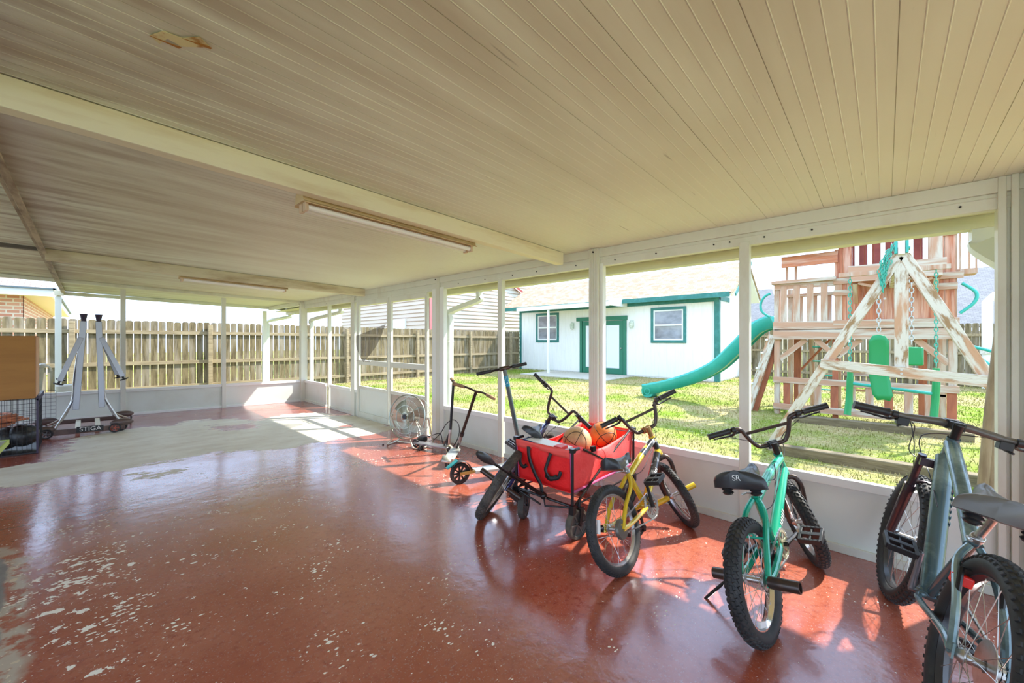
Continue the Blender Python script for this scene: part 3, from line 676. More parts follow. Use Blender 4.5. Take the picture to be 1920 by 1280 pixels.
b = thing('brick_house', 'red brick neighbour house with white fascia beyond the fence at the left edge', 'house', (-5, 17, 0))
uvquad('brick_wall', BRICK, b, [[(-9, 15.6, 0), (-1.08, 15.6, 0), (-1.08, 15.6, 2.5), (-9, 15.6, 2.5)], [(-1.08, 15.6, 0), (-1.08, 28, 0), (-1.08, 28, 2.5), (-1.08, 15.6, 2.5)]], .012)
MB().box((-9, 15.0, 2.44), (-.62, 28.5, 2.47)).build('soffit', CREAM, b)
mb = MB(); mb.box((-9, 14.96, 2.42), (-.58, 15.0, 2.60)); mb.box((-.62, 15.0, 2.42), (-.58, 28.5, 2.60)); mb.build('fascia', TRIMW, b)
mb = MB(); mb.box((-9, 14.90, 2.585), (-.54, 14.96, 2.62)); mb.box((-.58, 14.90, 2.585), (-.52, 28.5, 2.62)); mb.build('drip_edge', M('dark_edge', (.08, .12, .14), .5), b)
uvquad('hip_roof', SHB, b, [[(-9, 14.93, 2.62), (-.55, 14.93, 2.62), (-4.5, 19, 4.2), (-9, 19, 4.2)], [(-.55, 14.93, 2.62), (-.55, 28.5, 2.62), (-4.5, 24, 4.2), (-4.5, 19, 4.2)]], .04)
# grey-roofed houses beyond the back fence
for lab, q in (('low grey shingle roof of a house beyond the back fence, right of the playset', [(27, -10, 1.9), (27, .4, 1.9), (33, .4, 5.2), (33, -10, 5.2)]), ('grey shingle roof of a house beyond the back fence, between the shed and the playset', [(27, 4.0, 1.6), (27, 12, 1.6), (33, 12, 4.9), (33, 5.8, 4.9)])):
    t = thing('grey_roof_house', lab, 'house', (q[0][0], (q[0][1]+q[1][1])/2, 0)); uvquad('roof', SHG, t, [q]); MB().box((27.4, q[0][1]+.4, 0), (33, q[1][1]-.4, 1.75)).build('wall', SID, t)
t = thing('utility_pipe', 'thin white capped vent pipe against the grey roof near the right corner post', 'pipe', (17.7, -2.15, -.06)); mb = MB(); mb.tube([(17.7, -2.15, -.06), (17.7, -2.15, 2.45), (17.7, -2.3, 2.62), (17.7, -2.5, 2.66)], .11, 12); mb.build('pipe', TRIMW, t); MB().box((17.55, -2.32, .95), (17.6, -2.0, 1.1)).build('bracket', STEEL, t)

# ================================================================== SHED
s = thing('backyard_shed', 'large white shed with teal trim and tan shingle roof in the back yard', 'shed', (14.4, 8.4, GZ)); SX = 14.4
y0, y1, ze = 4.05, 12.95, 2.90
def ribbed(mb, o, ux, L, z0, zf, nrm, pitch=.30):
    o = Vector(o); ux = Vector(ux); nrm = Vector(nrm); u = 0; rows0 = []; rows1 = []
    while u < L:
        for du, dn in ((0, 0), (pitch*.86, 0), (pitch*.88, -.012), (pitch*.98, -.012)):
            if u+du <= L: rows0.append(o+ux*(u+du)+nrm*dn+Vector((0, 0, z0))); rows1.append(o+ux*(u+du)+nrm*dn+Vector((0, 0, zf(u+du))))
        u += pitch
    return mb.grid([rows0, rows1])
ribbed(MB(), (SX, y1, 0), (0, -1, 0), y1-y0, GZ+.05, lambda u: ze, (-1, 0, 0)).build('front_wall', SHEDW, s, smooth=False)
ribbed(MB(), (SX, y0, 0), (1, 0, 0), 3.2, GZ+.05, lambda u: ze+min(u, 3.2-u)*.68, (0, -1, 0)).build('end_wall', SHEDW, s, smooth=False)
MB().box((SX+.02, y0+.02, GZ), (SX+3.18, y1, ze-.05)).build('inner_walls', SHEDW, s)
# roof
MB().prism([(-.42, ze-.12), (1.6, ze+1.10), (3.45, ze-.12), (3.45, ze-.04), (1.6, ze+1.20), (-.42, ze-.04)], (SX, y0-.5, 0), (1, 0, 0), (0, 0, 1), (0, y1-y0+1.3, 0)).build('roof_deck', TRIMW, s, smooth=False)
uvquad('shingles', SHT, s, [[(SX-.45, y1+.85, ze-.03), (SX-.45, y0-.55, ze-.03), (SX+1.6, y0-.55, ze+1.23), (SX+1.6, y1+.85, ze+1.23)], [(SX+3.48, y0-.55, ze-.03), (SX+3.48, y1+.85, ze-.03), (SX+1.6, y1+.85, ze+1.23), (SX+1.6, y0-.55, ze+1.23)]], .03)
MB().box((SX-.47, y0-.45, ze-.17), (SX-.43, y1+.85, ze-.01)).build('eave_fascia', TEALT, s)
for dx in (0, .10): MB().bar((SX-.47+dx*.2, y0-.52-dx, ze-.12), (SX+1.6, y0-.52-dx, ze+1.16), .03, .10, (0, 0, 1)).build('rake_board', TEALT if dx else CREAM, s)
mb = MB(); mb.box((SX-.03, y0-.02, GZ), (SX+.02, y0+.13, ze-.12)); mb.box((SX-.02, y0-.03, GZ), (SX+.13, y0+.0, ze-.12)); mb.box((SX-.03, y1-.10, GZ), (SX+.02, y1+.03, ze-.12)); mb.box((SX-.03, y0+.13, ze-.26), (SX+.01, y1-.1, ze-.12)); mb.box((SX, y0-.03, ze-.22), (SX+1.2, y0, ze-.06)); mb.build('corner_trim', TEALT, s, bevel=.004)
def shed_window(ya, yb, za, zb):
    f = MB(); tw = .10
    f.box((SX-.045, ya, za), (SX+.01, ya+tw, zb)).box((SX-.045, yb-tw, za), (SX+.01, yb, zb)).box((SX-.044, ya+tw, zb-tw), (SX+.01, yb-tw, zb)).box((SX-.044, ya+tw, za), (SX+.01, yb-tw, za+tw))
    w_ = f.build('window', TEALT, s, bevel=.004); m_ = MB(); a, b_, c, d_ = ya+tw, yb-tw, za+tw, zb-tw
    m_.box((SX-.03, a, c), (SX, a+.05, d_)).box((SX-.03, b_-.05, c), (SX, b_, d_)).box((SX-.029, a+.05, c), (SX, b_-.05, c+.05)).box((SX-.029, a+.05, d_-.05), (SX, b_-.05, d_)).box((SX-.031, a+.05, (c+d_)/2-.03), (SX, b_-.05, (c+d_)/2+.03)); m_.build('sash', TRIMW, w_)
    MB().box((SX-.012, a, c), (SX-.005, b_, d_)).build('pane', GLASS, w_)
shed_window(5.09, 6.37, 1.24, 2.54); shed_window(10.62, 11.92, 1.25, 2.57)
def shed_door(ya, yb, lab=None):
    d_ = MB(); d_.box((SX-.035, ya, -.02), (SX+.02, ya+.16, 2.12)).box((SX-.035, yb-.16, -.02), (SX+.02, yb, 2.12)).box((SX-.034, ya+.16, 1.94), (SX+.02, yb-.16, 2.12)).box((SX-.034, ya+.16, -.02), (SX+.02, yb-.16, .22))
    o = d_.build('door', TEALD, s, bevel=.004); m_ = MB(); m_.box((SX-.03, ya+.16, .22), (SX-.01, yb-.16, 1.94)); m_.build('door_light', M('frosted_door_glass', (.75, .78, .84), .25) if 'frosted_door_glass' not in bpy.data.materials else bpy.data.materials['frosted_door_glass'], o)
    m_ = MB(); a, b_ = ya+.2, yb-.2
    m_.box((SX-.04, a, .26), (SX-.03, a+.03, 1.9)).box((SX-.04, b_-.03, .26), (SX-.03, b_, 1.9)).box((SX-.039, a+.03, .26), (SX-.03, b_-.03, .29)).box((SX-.039, a+.03, 1.87), (SX-.03, b_-.03, 1.9)); m_.build('glazing_bead', TRIMW, o)
    MB().sphere((SX-.06, ya+.07, 1.02), .03).build('knob', STEEL, o)
shed_door(7.50, 8.40); shed_door(8.46, 9.36); MB().box((SX-.02, 8.40, -.02), (SX+.02, 8.46, 2.12)).build('astragal', TEALD, s)
mb = MB(); mb.box((SX-.05, 7.36, -.05), (SX+.02, 7.49, 2.2)); mb.box((SX-.05, 9.38, -.05), (SX+.02, 9.50, 2.2)); mb.box((SX-.07, 7.32, 2.14), (SX+.02, 9.66, 2.30)); mb.build('door_surround', TEALD, s, bevel=.005)
for yy in (7.12, 9.86):
    l_ = MB(); l_.box((SX-.03, yy-.06, 1.86), (SX, yy+.06, 2.1)); l_.lathe([(.03, -.16), (.07, -.10), (.085, .06), (.03, .14), (.0, .18)], (SX-.10, yy, 1.95), (0, 0, 1), 10); l_.build('wall_lantern', M('lantern_glass', (.70, .78, .68), .2, 0, (.45, .5, .42), 20) if 'lantern_glass' not in bpy.data.materials else bpy.data.materials['lantern_glass'], s)
# awning over the shed door
t = thing('awning', 'white flat metal awning over the shed doors on one slim post', 'awning', (13.4, 9.6, GZ))
MB().prism([(0, 0), (1.35, .10), (1.35, .24), (0, .12)], (SX-1.40, 7.35, 2.62), (1, 0, 0), (0, 0, 1), (0, 4.5, 0)).build('canopy', TRIMW, t, smooth=False)
mb = MB(); mb.box((SX-1.44, 7.33, 2.60), (SX-1.38, 11.87, 2.76)); mb.box((SX-1.4, 7.31, 2.62), (SX-.05, 7.36, 2.9)); mb.build('edge_channel', TRIMW, t)
MB().box((SX-1.36, 10.15, GZ), (SX-1.28, 10.23, 2.66)).build('post', TRIMW, t)
t = MB().box((SX-2.3, 7.0, GZ-.05), (SX-.08, 10.9, GZ+.035)).build('concrete_pad', CONC, loc=(13.2, 8.9, GZ), bevel=.01); tag(t, 'flat concrete pad in front of the shed doors', 'slab')

# ================================================================== PLAYSET
pt = thing('wooden_playset', 'weathered cedar playset tower with fort, railings and swing frame', 'playset', (9, .4, GZ)); PX = 9.0
def barl(p0, p1, w, h, up=(0, 0, 1), name='x', mat=None): return lumber(name, p0, p1, w, h, mat, pt, up)
def tb(a, b, name='board', m=TIMB, bev=.004):
    a = Vector(a); b = Vector(b); c = (a+b)/2; s_ = b-a; k = max(range(3), key=lambda i: abs(s_[i])); p0 = c.copy(); p1 = c.copy(); p0[k] = a[k]; p1[k] = b[k]
    if k == 2: return lumber(name, p0, p1, abs(s_.y), abs(s_.x), m, pt, (1, 0, 0), bev)
    if k == 1: return lumber(name, p0, p1, abs(s_.x), abs(s_.z), m, pt, (0, 0, 1), bev)
    return lumber(name, p0, p1, abs(s_.y), abs(s_.z), m, pt, (0, 0, 1), bev)
for yy in (1.46, -.80):
    for xx in (PX, PX+1.5): tb((xx, yy, GZ), (xx+.09, yy+.09, 2.45 if yy > 0 else 3.4), 'post')
tb((PX, .56, 1.35), (PX+.09, .65, 3.4), 'post')
tb((PX+.02, .60, GZ), (PX+.10, .68, 1.4), 'post', REDT); tb((PX+.9, 1.25, GZ), (PX+.99, 1.36, 1.4), 'post', REDT); tb((PX+1.2, -.55, GZ), (PX+1.29, -.44, 1.4), 'post', REDT)
# deck
for z0, z1, m in ((1.36, 1.53, TIMB), (1.545, 1.69, TIMB)): tb((PX-.05, -.82, z0), (PX-.005, 1.56, z1), 'deck_beam', m)
tb((PX, -.8, 1.50), (PX+1.6, 1.55, 1.56), 'deck', TIMB)
# upper railing on the left half: cap, base, five balusters
tb((PX-.10, .62, 2.40), (PX+.05, 1.58, 2.46), 'rail_cap'); tb((PX-.03, .62, 2.30), (PX+.01, 1.54, 2.40), 'rail')
for i in range(5): tb((PX-.04, 1.44-.20*i-.10, 1.69), (PX-.015, 1.44-.20*i, 2.36), 'baluster')
for i in range(4): tb((PX+1.52, 1.40-.24*i-.12, 1.56), (PX+1.545, 1.40-.24*i, 2.3), 'baluster')
tb((PX+1.45, .62, 2.28), (PX+1.6, 1.58, 2.34), 'rail_cap')
# canopy roof over the left half
tb((PX-.08, .60, 2.70), (PX-.04, 1.42, 2.90), 'canopy_fascia', CEDAR); MB().prism([(-.2, 0), (1.0, .5), (1.0, .54), (-.2, .04)], (PX, .58, 2.90), (1, 0, 0), (0, 0, 1), (0, 1.02, 0)).build('canopy_roof', CREAM, pt, smooth=False)
for yy in (1.34, 1.20): tb((PX+.1, yy, 2.4), (PX+.14, yy+.04, 2.92), 'canopy_post', TIMB)
# cabin: board walls
def boards(y0, y1, z0, z1, x, name, m=CEDAR, wdt=.115):
    mb = MB(); yy = y0
    while yy < y1-.01:
        e = min(yy+wdt-.006, y1); mb.box((x, yy, z0), (x+.02, e, z1)); yy += wdt
    return mb.build(name, m, pt, smooth=False)
boards(-.78, .64, 1.69, 2.36, PX-.03, 'cabin_wall'); boards(.42, .64, 2.36, 3.2, PX-.03, 'cabin_wall'); boards(-.78, -.54, 2.36, 3.4, PX-.03, 'cabin_wall')
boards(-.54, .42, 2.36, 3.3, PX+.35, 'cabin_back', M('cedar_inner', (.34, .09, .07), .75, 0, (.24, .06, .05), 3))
MB().box((PX+.02, -.8, 3.2), (PX+1.5, .64, 3.3)).build('cabin_roof', CEDAR, pt)
boards(-.78, .64, 1.69, 3.3, PX+1.5, 'cabin_rear_wall')
for (a, b_, c, d_) in ((.42, .66, 2.96, 3.10), (-.80, -.54, 2.94, 3.08), (.40, .66, 2.32, 2.42), (.40, .66, 2.12, 2.22), (-.80, -.5, 2.12, 2.22), (-.86, -.5, 2.28, 2.38), (-.80, .66, 1.60, 1.69)): tb((PX-.055, a, c), (PX-.03, b_, d_), 'batten')
for z0, z1 in ((2.36, 2.42), (2.48, 2.54)): pass
# balcony box with white balusters
tb((PX-.42, -.62, 2.30), (PX-.38, .42, 2.42), 'balcony_board'); tb((PX-.43, -.66, 2.44), (PX-.38, .44, 2.56), 'balcony_board'); tb((PX-.38, .38, 2.30), (PX-.03, .42, 2.56), 'balcony_side'); tb((PX-.38, -.62, 2.30), (PX-.03, -.58, 2.56), 'balcony_side'); tb((PX-.40, -.60, 2.29), (PX-.03, .40, 2.32), 'balcony_floor', CEDAR)
for i in range(6): tb((PX-.425, .36-.155*i-.055, 2.54), (PX-.395, .36-.155*i, 3.05), 'baluster', SHEDW)
tb((PX-.42, -.62, 2.56), (PX-.39, -.47, 3.05), 'balcony_panel', TIMB)
for sg, yy in ((1, .36), (-1, -.56)): barl((PX-.32, yy-.0*sg, 2.28), (PX-.02, yy, 1.98), .04, .06, (0, 1, 0), name='brace', mat=TIMB); barl((PX-.36, yy-.04*sg, 2.28), (PX-.36, yy-.34*sg, 2.16), .04, .05, (1, 0, 0), name='brace', mat=TIMB)
# right-hand bay window frame
mb = MB(); a = (PX-.02, -.98); mb.box((PX+.0, -1.0, 2.34), (PX+.3, -.8, 2.42)); 
for yy in (-.84, -.93, -1.0): mb.box((PX+.0, yy, 2.42), (PX+.02, yy+.02, 3.0))
mb.box((PX, -1.0, 2.98), (PX+.02, -.8, 3.02)); mb.build('side_window', TIMB, pt)
# knee braces and lower fence
for y0_, y1_, z0_, z1_ in ((1.46, 1.06, .98, 1.36), (.62, .30, 1.05, 1.36), (-.72, -.36, .98, 1.36), (.60, .92, 1.05, 1.36)): barl((PX+.03, y0_, z0_), (PX+.03, y1_, z1_), .09, .04, (1, 0, 0), name='brace', mat=TIMB)
barl((PX+1.5, 1.4, .6), (PX+1.5, .8, 1.4), .04, .09, (1, 0, 0), name='brace', mat=REDT)
tb((PX-.04, -.82, .54), (PX, 1.56, .65), 'lower_rail'); tb((PX-.045, -.82, .04), (PX-.005, 1.56, .15), 'lower_rail')
for i in range(10): tb((PX-.02, 1.40-.232*i-.105, .10), (PX+.0, 1.40-.232*i, .56), 'slat', TIMB if i % 3 else REDT)
for z_ in (.42, .32): tb((PX+1.5, -.8, z_), (PX+1.53, .6, z_+.05), 'rear_rail', TIMB)
tb((PX+.5, -.7, .70), (PX+.9, .55, .74), 'bench', TIMB)
# ladder with teal rungs at the back
for yy in (1.14, .70): barl((PX+1.75, yy, GZ), (PX+1.55, yy, 1.5), .05, .08, (0, 1, 0), name='ladder_rail', mat=TIMB)
for z_ in (.30, .60, .90, 1.20): MB().tube([(PX+1.70-.14*z_, 1.12, z_), (PX+1.70-.14*z_, .74, z_)], .016).build('rung', SLIDEP, pt)
# leaning climbing board left of the tower, with bolts
barl((PX-.1, 1.98, GZ), (PX+.05, 1.58, 1.44), .10, .13, (0, 1, 0), name='climbing_rail', mat=TIMBV); barl((PX+.06, 1.90, GZ), (PX+.12, 1.50, 1.44), .05, .13, (0, 1, 0), name='climbing_rail', mat=REDT)
mb = MB()
for z_ in (.2, .5, .8, 1.1, 1.35): mb.sphere((PX-.14+.06*z_, 2.04-.28*z_, z_), .025)
mb.build('bolt_cap', TRIMW, pt)
# swing beam, A-frame, cross tie and centre post
AX = 6.05
barl((AX-.05, -.13, 2.27), (PX-.03, -.10, 2.27), .10, .15, name='swing_beam', mat=TIMBV)
def aleg(y1, z1): return barl((AX, -.13+(.02 if y1 > 0 else -.02), 2.26), (AX, y1, z1), .10, .125, (1, 0, 0), name='swing_leg', mat=TIMBV)
aleg(1.10, GZ); aleg(-1.20, GZ); barl((AX+.12, -.52, 1.45), (AX+.35, -1.32, GZ), .09, .10, (1, 0, 0), name='swing_leg', mat=TIMBV)
barl((AX-.08, .56, 1.065), (AX-.08, -.75, .945), .115, .04, (1, 0, 0), name='cross_tie', mat=TIMBV)
tb((AX-.06, -.185, 1.0), (AX+.045, -.075, 2.30), 'centre_post', TIMBV)
mb = MB(); mb.box((AX-.09, -.185, 2.28), (AX+.12, -.160, 2.44)); mb.box((AX-.09, -.10, 2.28), (AX+.12, -.075, 2.44)); mb.box((AX-.05, -.20, 2.33), (AX+.1, -.07, 2.35)); mb.build('swing_bracket', SLIDEP, pt, bevel=.004)
MB().box((AX-.10, -.157, 2.27), (AX+.0, -.103, 2.42)).build('beam_end', TRIMW, pt)
mb = MB()
for yy, z_ in ((-.13, 1.03), (-.13, .99), (.0, 1.8)): mb.cyl((AX-.105, yy, z_), (AX-.095, yy, z_), .012, seg=10)
mb.build('bolt', STEEL, pt)
# slides
def slide(P, w_, lab, ax):      # P: centreline points, ax: sideways axis
    t = thing('slide', lab, 'slide', P[0]); ax = Vector(ax); Q = smoothpath(P, 8); rows = []
    for i, p in enumerate(Q):
        d = (Q[min(i+1, len(Q)-1)]-Q[max(i-1, 0)]).normalized(); up = ax.cross(d); up = up if up.z > 0 else -up
        rows.append([tuple(p+ax*w_*u+up*h_*1.5) for u, h_ in ((-.56, -.02), (-.56, .13), (-.5, .15), (-.44, .13), (-.40, .03), (-.2, 0), (.2, 0), (.40, .03), (.44, .13), (.5, .15), (.56, .13), (.56, -.02))])
    MB().grid(rows).build('chute', SLIDEP, t, solid=.02); return t
sl = slide([(9.55, 4.32, .03), (9.55, 3.9, .13), (9.55, 3.25, .36), (9.5, 2.65, .68), (9.45, 2.2, 1.12), (9.42, 1.85, 1.50), (9.4, 1.58, 1.62)], .42, 'teal plastic wave slide coming down from the left side of the playset', (1, 0, 0))
mb = MB(); mb.lathe([(0, 0), (.15, 0), (.16, .03), (.16, .42), (.15, .46), (0, .46)], (9.31, 4.22, .10), (1, 0, 0), 24); mb.lathe([(.06, -.012), (.08, -.012), (.08, 0), (.06, 0)], (9.31, 4.22, .10), (1, 0, 0), 20, True); mb.build('foot_roll', SLIDEP, sl)
def handle(P, name='grab_handle'): return MB().tube(smoothpath(P, 6), .022).build(name, SLIDEP, pt)
handle([(PX-.05, 1.60, 1.78), (PX-.05, 1.74, 1.9), (PX-.05, 1.76, 2.05), (PX-.05, 1.70, 2.18), (PX-.05, 1.60, 2.24)])
handle([(PX-.05, -.82, 1.75), (PX-.05, -.96, 1.9), (PX-.05, -.98, 2.05), (PX-.05, -.84, 2.2)])
handle([(PX-.1, -.95, 1.25), (PX-.2, -1.25, 1.1), (PX-.3, -1.45, .7), (PX-.35, -1.62, .3)]); handle([(PX-.2, -.88, 1.2), (PX-.4, -1.15, .9), (PX-.5, -1.5, .35)])
# swings
def chain(mb, a, b, link=.052, r=.0055):
    a = Vector(a); b = Vector(b); L = (b-a).length; d = (b-a).normalized(); _, u, v = basis(d); n = int(L/link)
    for i in range(n):
        c = a+d*(i+.5)*L/n; s_ = u if i % 2 else v
        pts = [c+d*math.cos(2*PI*k/8)*link*.62+s_*math.sin(2*PI*k/8)*link*.34 for k in range(8)]; mb.tube(pts, r, 5, True)
    return mb
gl = thing('glider_swing', 'green two-handled glider swing hanging behind the cross tie', 'swing', (7.6, 0, .3))
for yy in (.37, -.49):
    chain(MB(), (7.6, yy, 2.28), (7.6, yy, 1.0), .05, .0065).build('chain', GCHAIN, gl)
    MB().tube(smoothpath([(7.6, yy, .98), (7.6, yy, .78), (7.6, yy+.01, .52), (7.56, yy+.03, .26)], 5), [.035]*5+[.04]*5+[.04]*5+[.045]).build('grip_handle', GREENP, gl)
    MB().tube([(7.6, yy, .62), (7.7, yy, .40)], .03).build('foot_bar', GREENP, gl)
MB().tube([(7.6, .37, .72), (7.6, -.49, .64)], .022).build('cross_bar', SLIDEP, gl)
MB().bar((7.6, .50, 2.30), (7.6, -.62, 2.30), .06, .06).build('hanger', TIMB, gl)
sw = thing('bucket_swing', 'curved green slab swing seat hanging behind the cross tie', 'swing', (7.2, -.1, .5))
rows = []
for i in range(13):
    t_ = i/12; z_ = 1.42-.86*t_; yy = .06-.0*t_-.12*max(0, t_-.6); hw = .10*(1 if .08 < t_ < .92 else .6)
    rows.append([(7.2+.05*math.sin(t_*PI), yy+u*hw*2, z_-.03*abs(u)) for u in (-.5, -.25, 0, .25, .5)])
MB().grid(rows).build('seat', GREENP, sw, solid=.03)
MB().box((7.25, -.36, 1.02), (7.29, -.14, 1.26)).build('back_panel', GREENP, sw, bevel=.03)
chain(MB(), (7.2, .06, 2.2), (7.2, .06, 1.45), .06, .006).build('chain', GALV, sw); chain(MB(), (7.25, -.25, 2.2), (7.25, -.25, 1.28), .06, .006).build('chain', GALV, sw)
cc = thing('looped_chain', 'bundle of teal chain looped over the top of the swing frame', 'chain', (6.0, -.1, 2.2))
mb = MB()
for k in range(5):
    P = smoothpath([(5.98, -.09, 2.40), (5.97, .0, 2.28-.03*k), (5.96, .05-.01*k, 2.08-.04*k), (5.97, .02, 2.0-.03*k), (5.96, -.05+.02*k, 2.22)], 2)
    for p, q in zip(P[:-1], P[1:]): chain(mb, p, q, .045, .005)
mb.build('chain_loop', GCHAIN, cc)
# timbers lying on the lawn and the pole leaning by the corner post
for a, b_, lab in (((5.83, 1.02, GZ-.02), (5.97, -1.5, GZ+.11), 'long landscape timber on the lawn nearest the screen, below the swing frame'), ((8.30, 1.20, GZ-.02), (8.44, -.9, GZ+.12), 'landscape timber at the foot of the playset tower')):
    o = MB().box(a, b_).build('landscape_timber', GREYT, loc=((a[0]+b_[0])/2, (a[1]+b_[1])/2, GZ), bevel=.012); tag(o, lab, 'timber')
t = thing('leaning_pole', 'bundle of weathered brown poles leaning outside beside the right corner post', 'pole', (4.0, -.42, GZ))
for k, (dy, dx) in enumerate(((0, 0), (-.03, .02))):
    MB().tube([(4.0+dx, -.44+dy, GZ), (4.02+dx, -.50+dy*.9, .9), (4.05+dx, -.55+dy*.6, 1.55)], [.026, .026, .018], 12).build('pole', M('pole_brown', (.26, .20, .12), .6, 0, (.17, .12, .07), 6, (4, 4, .6)) if k == 0 else bpy.data.materials['pole_brown'], t)
# outdoor bin beyond the far wall
t = thing('outdoor_bin', 'pale grey plastic bin outside behind the cardboard box', 'bin', (-.75, 10.0, GZ))
mb = MB(); mb.lathe([(0, 0), (.20, 0), (.27, .95), (.29, .97), (.29, 1.02), (.25, 1.02), (.18, .03), (0, .03)], (-.75, 10.0, GZ), (0, 0, 1), 20); mb.build('body', GREYP, t)
MB().tube(smoothpath([(-.55, 9.80, .9), (-.5, 9.72, .96), (-.42, 9.78, .92), (-.40, 9.9, .85)], 5), .012).build('handle', WHITE, t)
t = thing('white_bucket', 'small white bucket outside behind the folded table tennis table', 'bucket', (-.28, 10.35, .0))
MB().lathe([(0, 0), (.12, 0), (.15, .6), (.16, .62), (.15, .64), (.13, .62), (.11, .02), (0, .02)], (-.22, 10.3, GZ), (0, 0, 1), 20).build('body', WHITE, t)
# ================================================================== BICYCLES
def bicycle(q, label, st):
    Rm = Matrix.Rotation(q['head'], 3, 'Z') @ Matrix.Rotation(-q['lean'], 3, 'X') @ Matrix.Rotation(-q['pitch'], 3, 'Y')
    T = Vector((q['x'], q['y'], hf(q['x']))); R = q['R']; wb = q['wb']; tr = st['tr']
    ha = math.radians(q['ha']); ax = Vector((-math.cos(ha), 0, math.sin(ha)))
    A = Vector((wb, 0, R))-q['off']*Vector((math.sin(ha), 0, math.cos(ha))); S = Matrix.Rotation(q['steer'], 3, ax)
    W = lambda p: T+Rm@Vector(p)
    F_ = lambda p: W(A+S@(Vector(p)-A))
    t = thing('bicycle', label, 'bicycle', tuple(W((wb*.45, 0, 0)))[:2]+(hf(q['x']),))
    up = lambda s_: A+ax*s_
    # ---- wheels
    def wheel(c, fn, front):
        cx_, cz_ = c; Rr = R-tr*1.72
        rim = MB(fn); rim.lathe([(Rr-.008, -tr*.48), (Rr+.012, -tr*.55), (Rr+.016, -tr*.45), (Rr+.004, 0), (Rr+.016, tr*.45), (Rr+.012, tr*.55), (Rr-.008, tr*.48), (Rr-.018, 0)], (cx_, 0, cz_), (0, 1, 0), 48, True)
        w_ = rim.build('wheel', st.get('rim', RIMM), t)
        ty = MB(fn); Rc = R-tr; n = 14
        ty.lathe([(Rc+tr*math.cos(2*PI*k/n)*(.97), tr*math.sin(2*PI*k/n)) for k in range(n)], (cx_, 0, cz_), (0, 1, 0), 64, True)
        kn = st['knobs']; nk = st['nk']
        for i in range(nk):
            a0 = 2*PI*i/nk
            for r_i, phi in enumerate(kn):
                a1 = a0+(PI/nk if r_i % 2 else 0)
                e = Vector((math.cos(a1), 0, math.sin(a1))); tg = Vector((-math.sin(a1), 0, math.cos(a1)))
                nv = e*math.cos(phi)+Vector((0, 1, 0))*math.sin(phi); sd = tg.cross(nv)
                pc = Vector((cx_, 0, cz_))+e*Rc+nv*tr*.985; h_ = st['kh']; l_ = st['kl']; w2 = st['kw']
                if st.get('chev') and abs(phi) > .01: tg2 = (tg+sd*(.55 if phi > 0 else -.55)).normalized(); sd2 = tg2.cross(nv)
                else: tg2, sd2 = tg, sd
                P = [pc+tg2*x_*l_+sd2*y_*w2+nv*z_*h_ for x_, y_, z_ in ((-1, -1, -.5), (1, -1, -.5), (1, 1, -.5), (-1, 1, -.5), (-.8, -.8, .8), (.8, -.8, .8), (.8, .8, .8), (-.8, .8, .8))]
                ty.add(P, [(4, 5, 6, 7), (0, 1, 5, 4), (1, 2, 6, 5), (2, 3, 7, 6), (3, 0, 4, 7)])
        ty.build('tyre', st.get('tyre', RUB), w_)
        hb = MB(fn); hb.lathe([(.006, -.055), (.012, -.05), (.024, -.036), (.024, -.032), (.013, -.026), (.013, .026), (.024, .032), (.024, .036), (.012, .05), (.006, .055)], (cx_, 0, cz_), (0, 1, 0), 20); hb.build('hub', st.get('hub', STEEL), w_)
        sp = MB(fn); ns = st.get('ns', 28)
        for i in range(ns):
            sgn = 1 if i % 2 else -1; a0 = 2*PI*i/ns; tw = (.55 if (i//2) % 2 else -.55)
            p0 = Vector((cx_+.022*math.cos(a0+tw*1.9), sgn*.033, cz_+.022*math.sin(a0+tw*1.9))); p1 = Vector((cx_+(Rr-.012)*math.cos(a0), sgn*.004, cz_+(Rr-.012)*math.sin(a0)))
            sp.tube([p0, p1], .00125, 4, caps=False)
        sp.build('spokes', st.get('spoke', STEEL), w_)
        if st.get('refl'):
            a0 = st['refl'][1 if front else 0]; rf = MB(fn); e = Vector((math.cos(a0), 0, math.sin(a0))); tg = Vector((-math.sin(a0), 0, math.cos(a0))); c0 = Vector((cx_, -.012, cz_))+e*(Rr-.03)
            rf.add([c0+tg*x_*.035+e*y_*.011+Vector((0, z_*.005, 0)) for x_, y_, z_ in ((-1,-1,-1),(1,-1,-1),(1,1,-1),(-1,1,-1),(-1,-1,1),(1,-1,1),(1,1,1),(-1,1,1))], [(0,3,2,1),(4,5,6,7),(0,1,5,4),(1,2,6,5),(2,3,7,6),(3,0,4,7)]); rf.build('spoke_reflector', WHITE, w_)
        return w_
    wheel((0, R), W, False); wheel((wb, R), F_, True)
    # ---- frame
    fr = MB(W); BB = Vector((q['bbx'], 0, q['bbz'])); SCp = Vector((q['scx'], 0, q['scz'])); hb_ = up(q['stem']-.06-q['hl']); ht = up(q['stem']-.06); d1 = st.get('dt', .0245); d2 = st.get('tt', .0215)
    fr.tube([BB, SCp+(SCp-BB).normalized()*.015], .0175, 14); fr.tube([hb_, ht], .02, 16); fr.tube([hb_-ax*.002, hb_+ax*.012], .0235, 16); fr.tube([ht-ax*.012, ht+ax*.002], .0235, 16)
    dt1 = hb_+ax*.03; tt1 = ht-ax*.028
    fr.tube([BB, dt1], d1, 16); fr.tube(smoothpath([SCp-Vector((0, 0, .02)), SCp.lerp(tt1, .5)+Vector((0, 0, st.get('ttbow', 0))), tt1], 6), d2, 14)
    if st.get('gusset'): fr.tube([dt1.lerp(BB, .16)+Vector((0, 0, .004)), tt1.lerp(SCp, .16)], .012, 10)
    fr.tube([BB+Vector((0, -.036, 0)), BB+Vector((0, .036, 0))], .022, 16)
    hw = .058
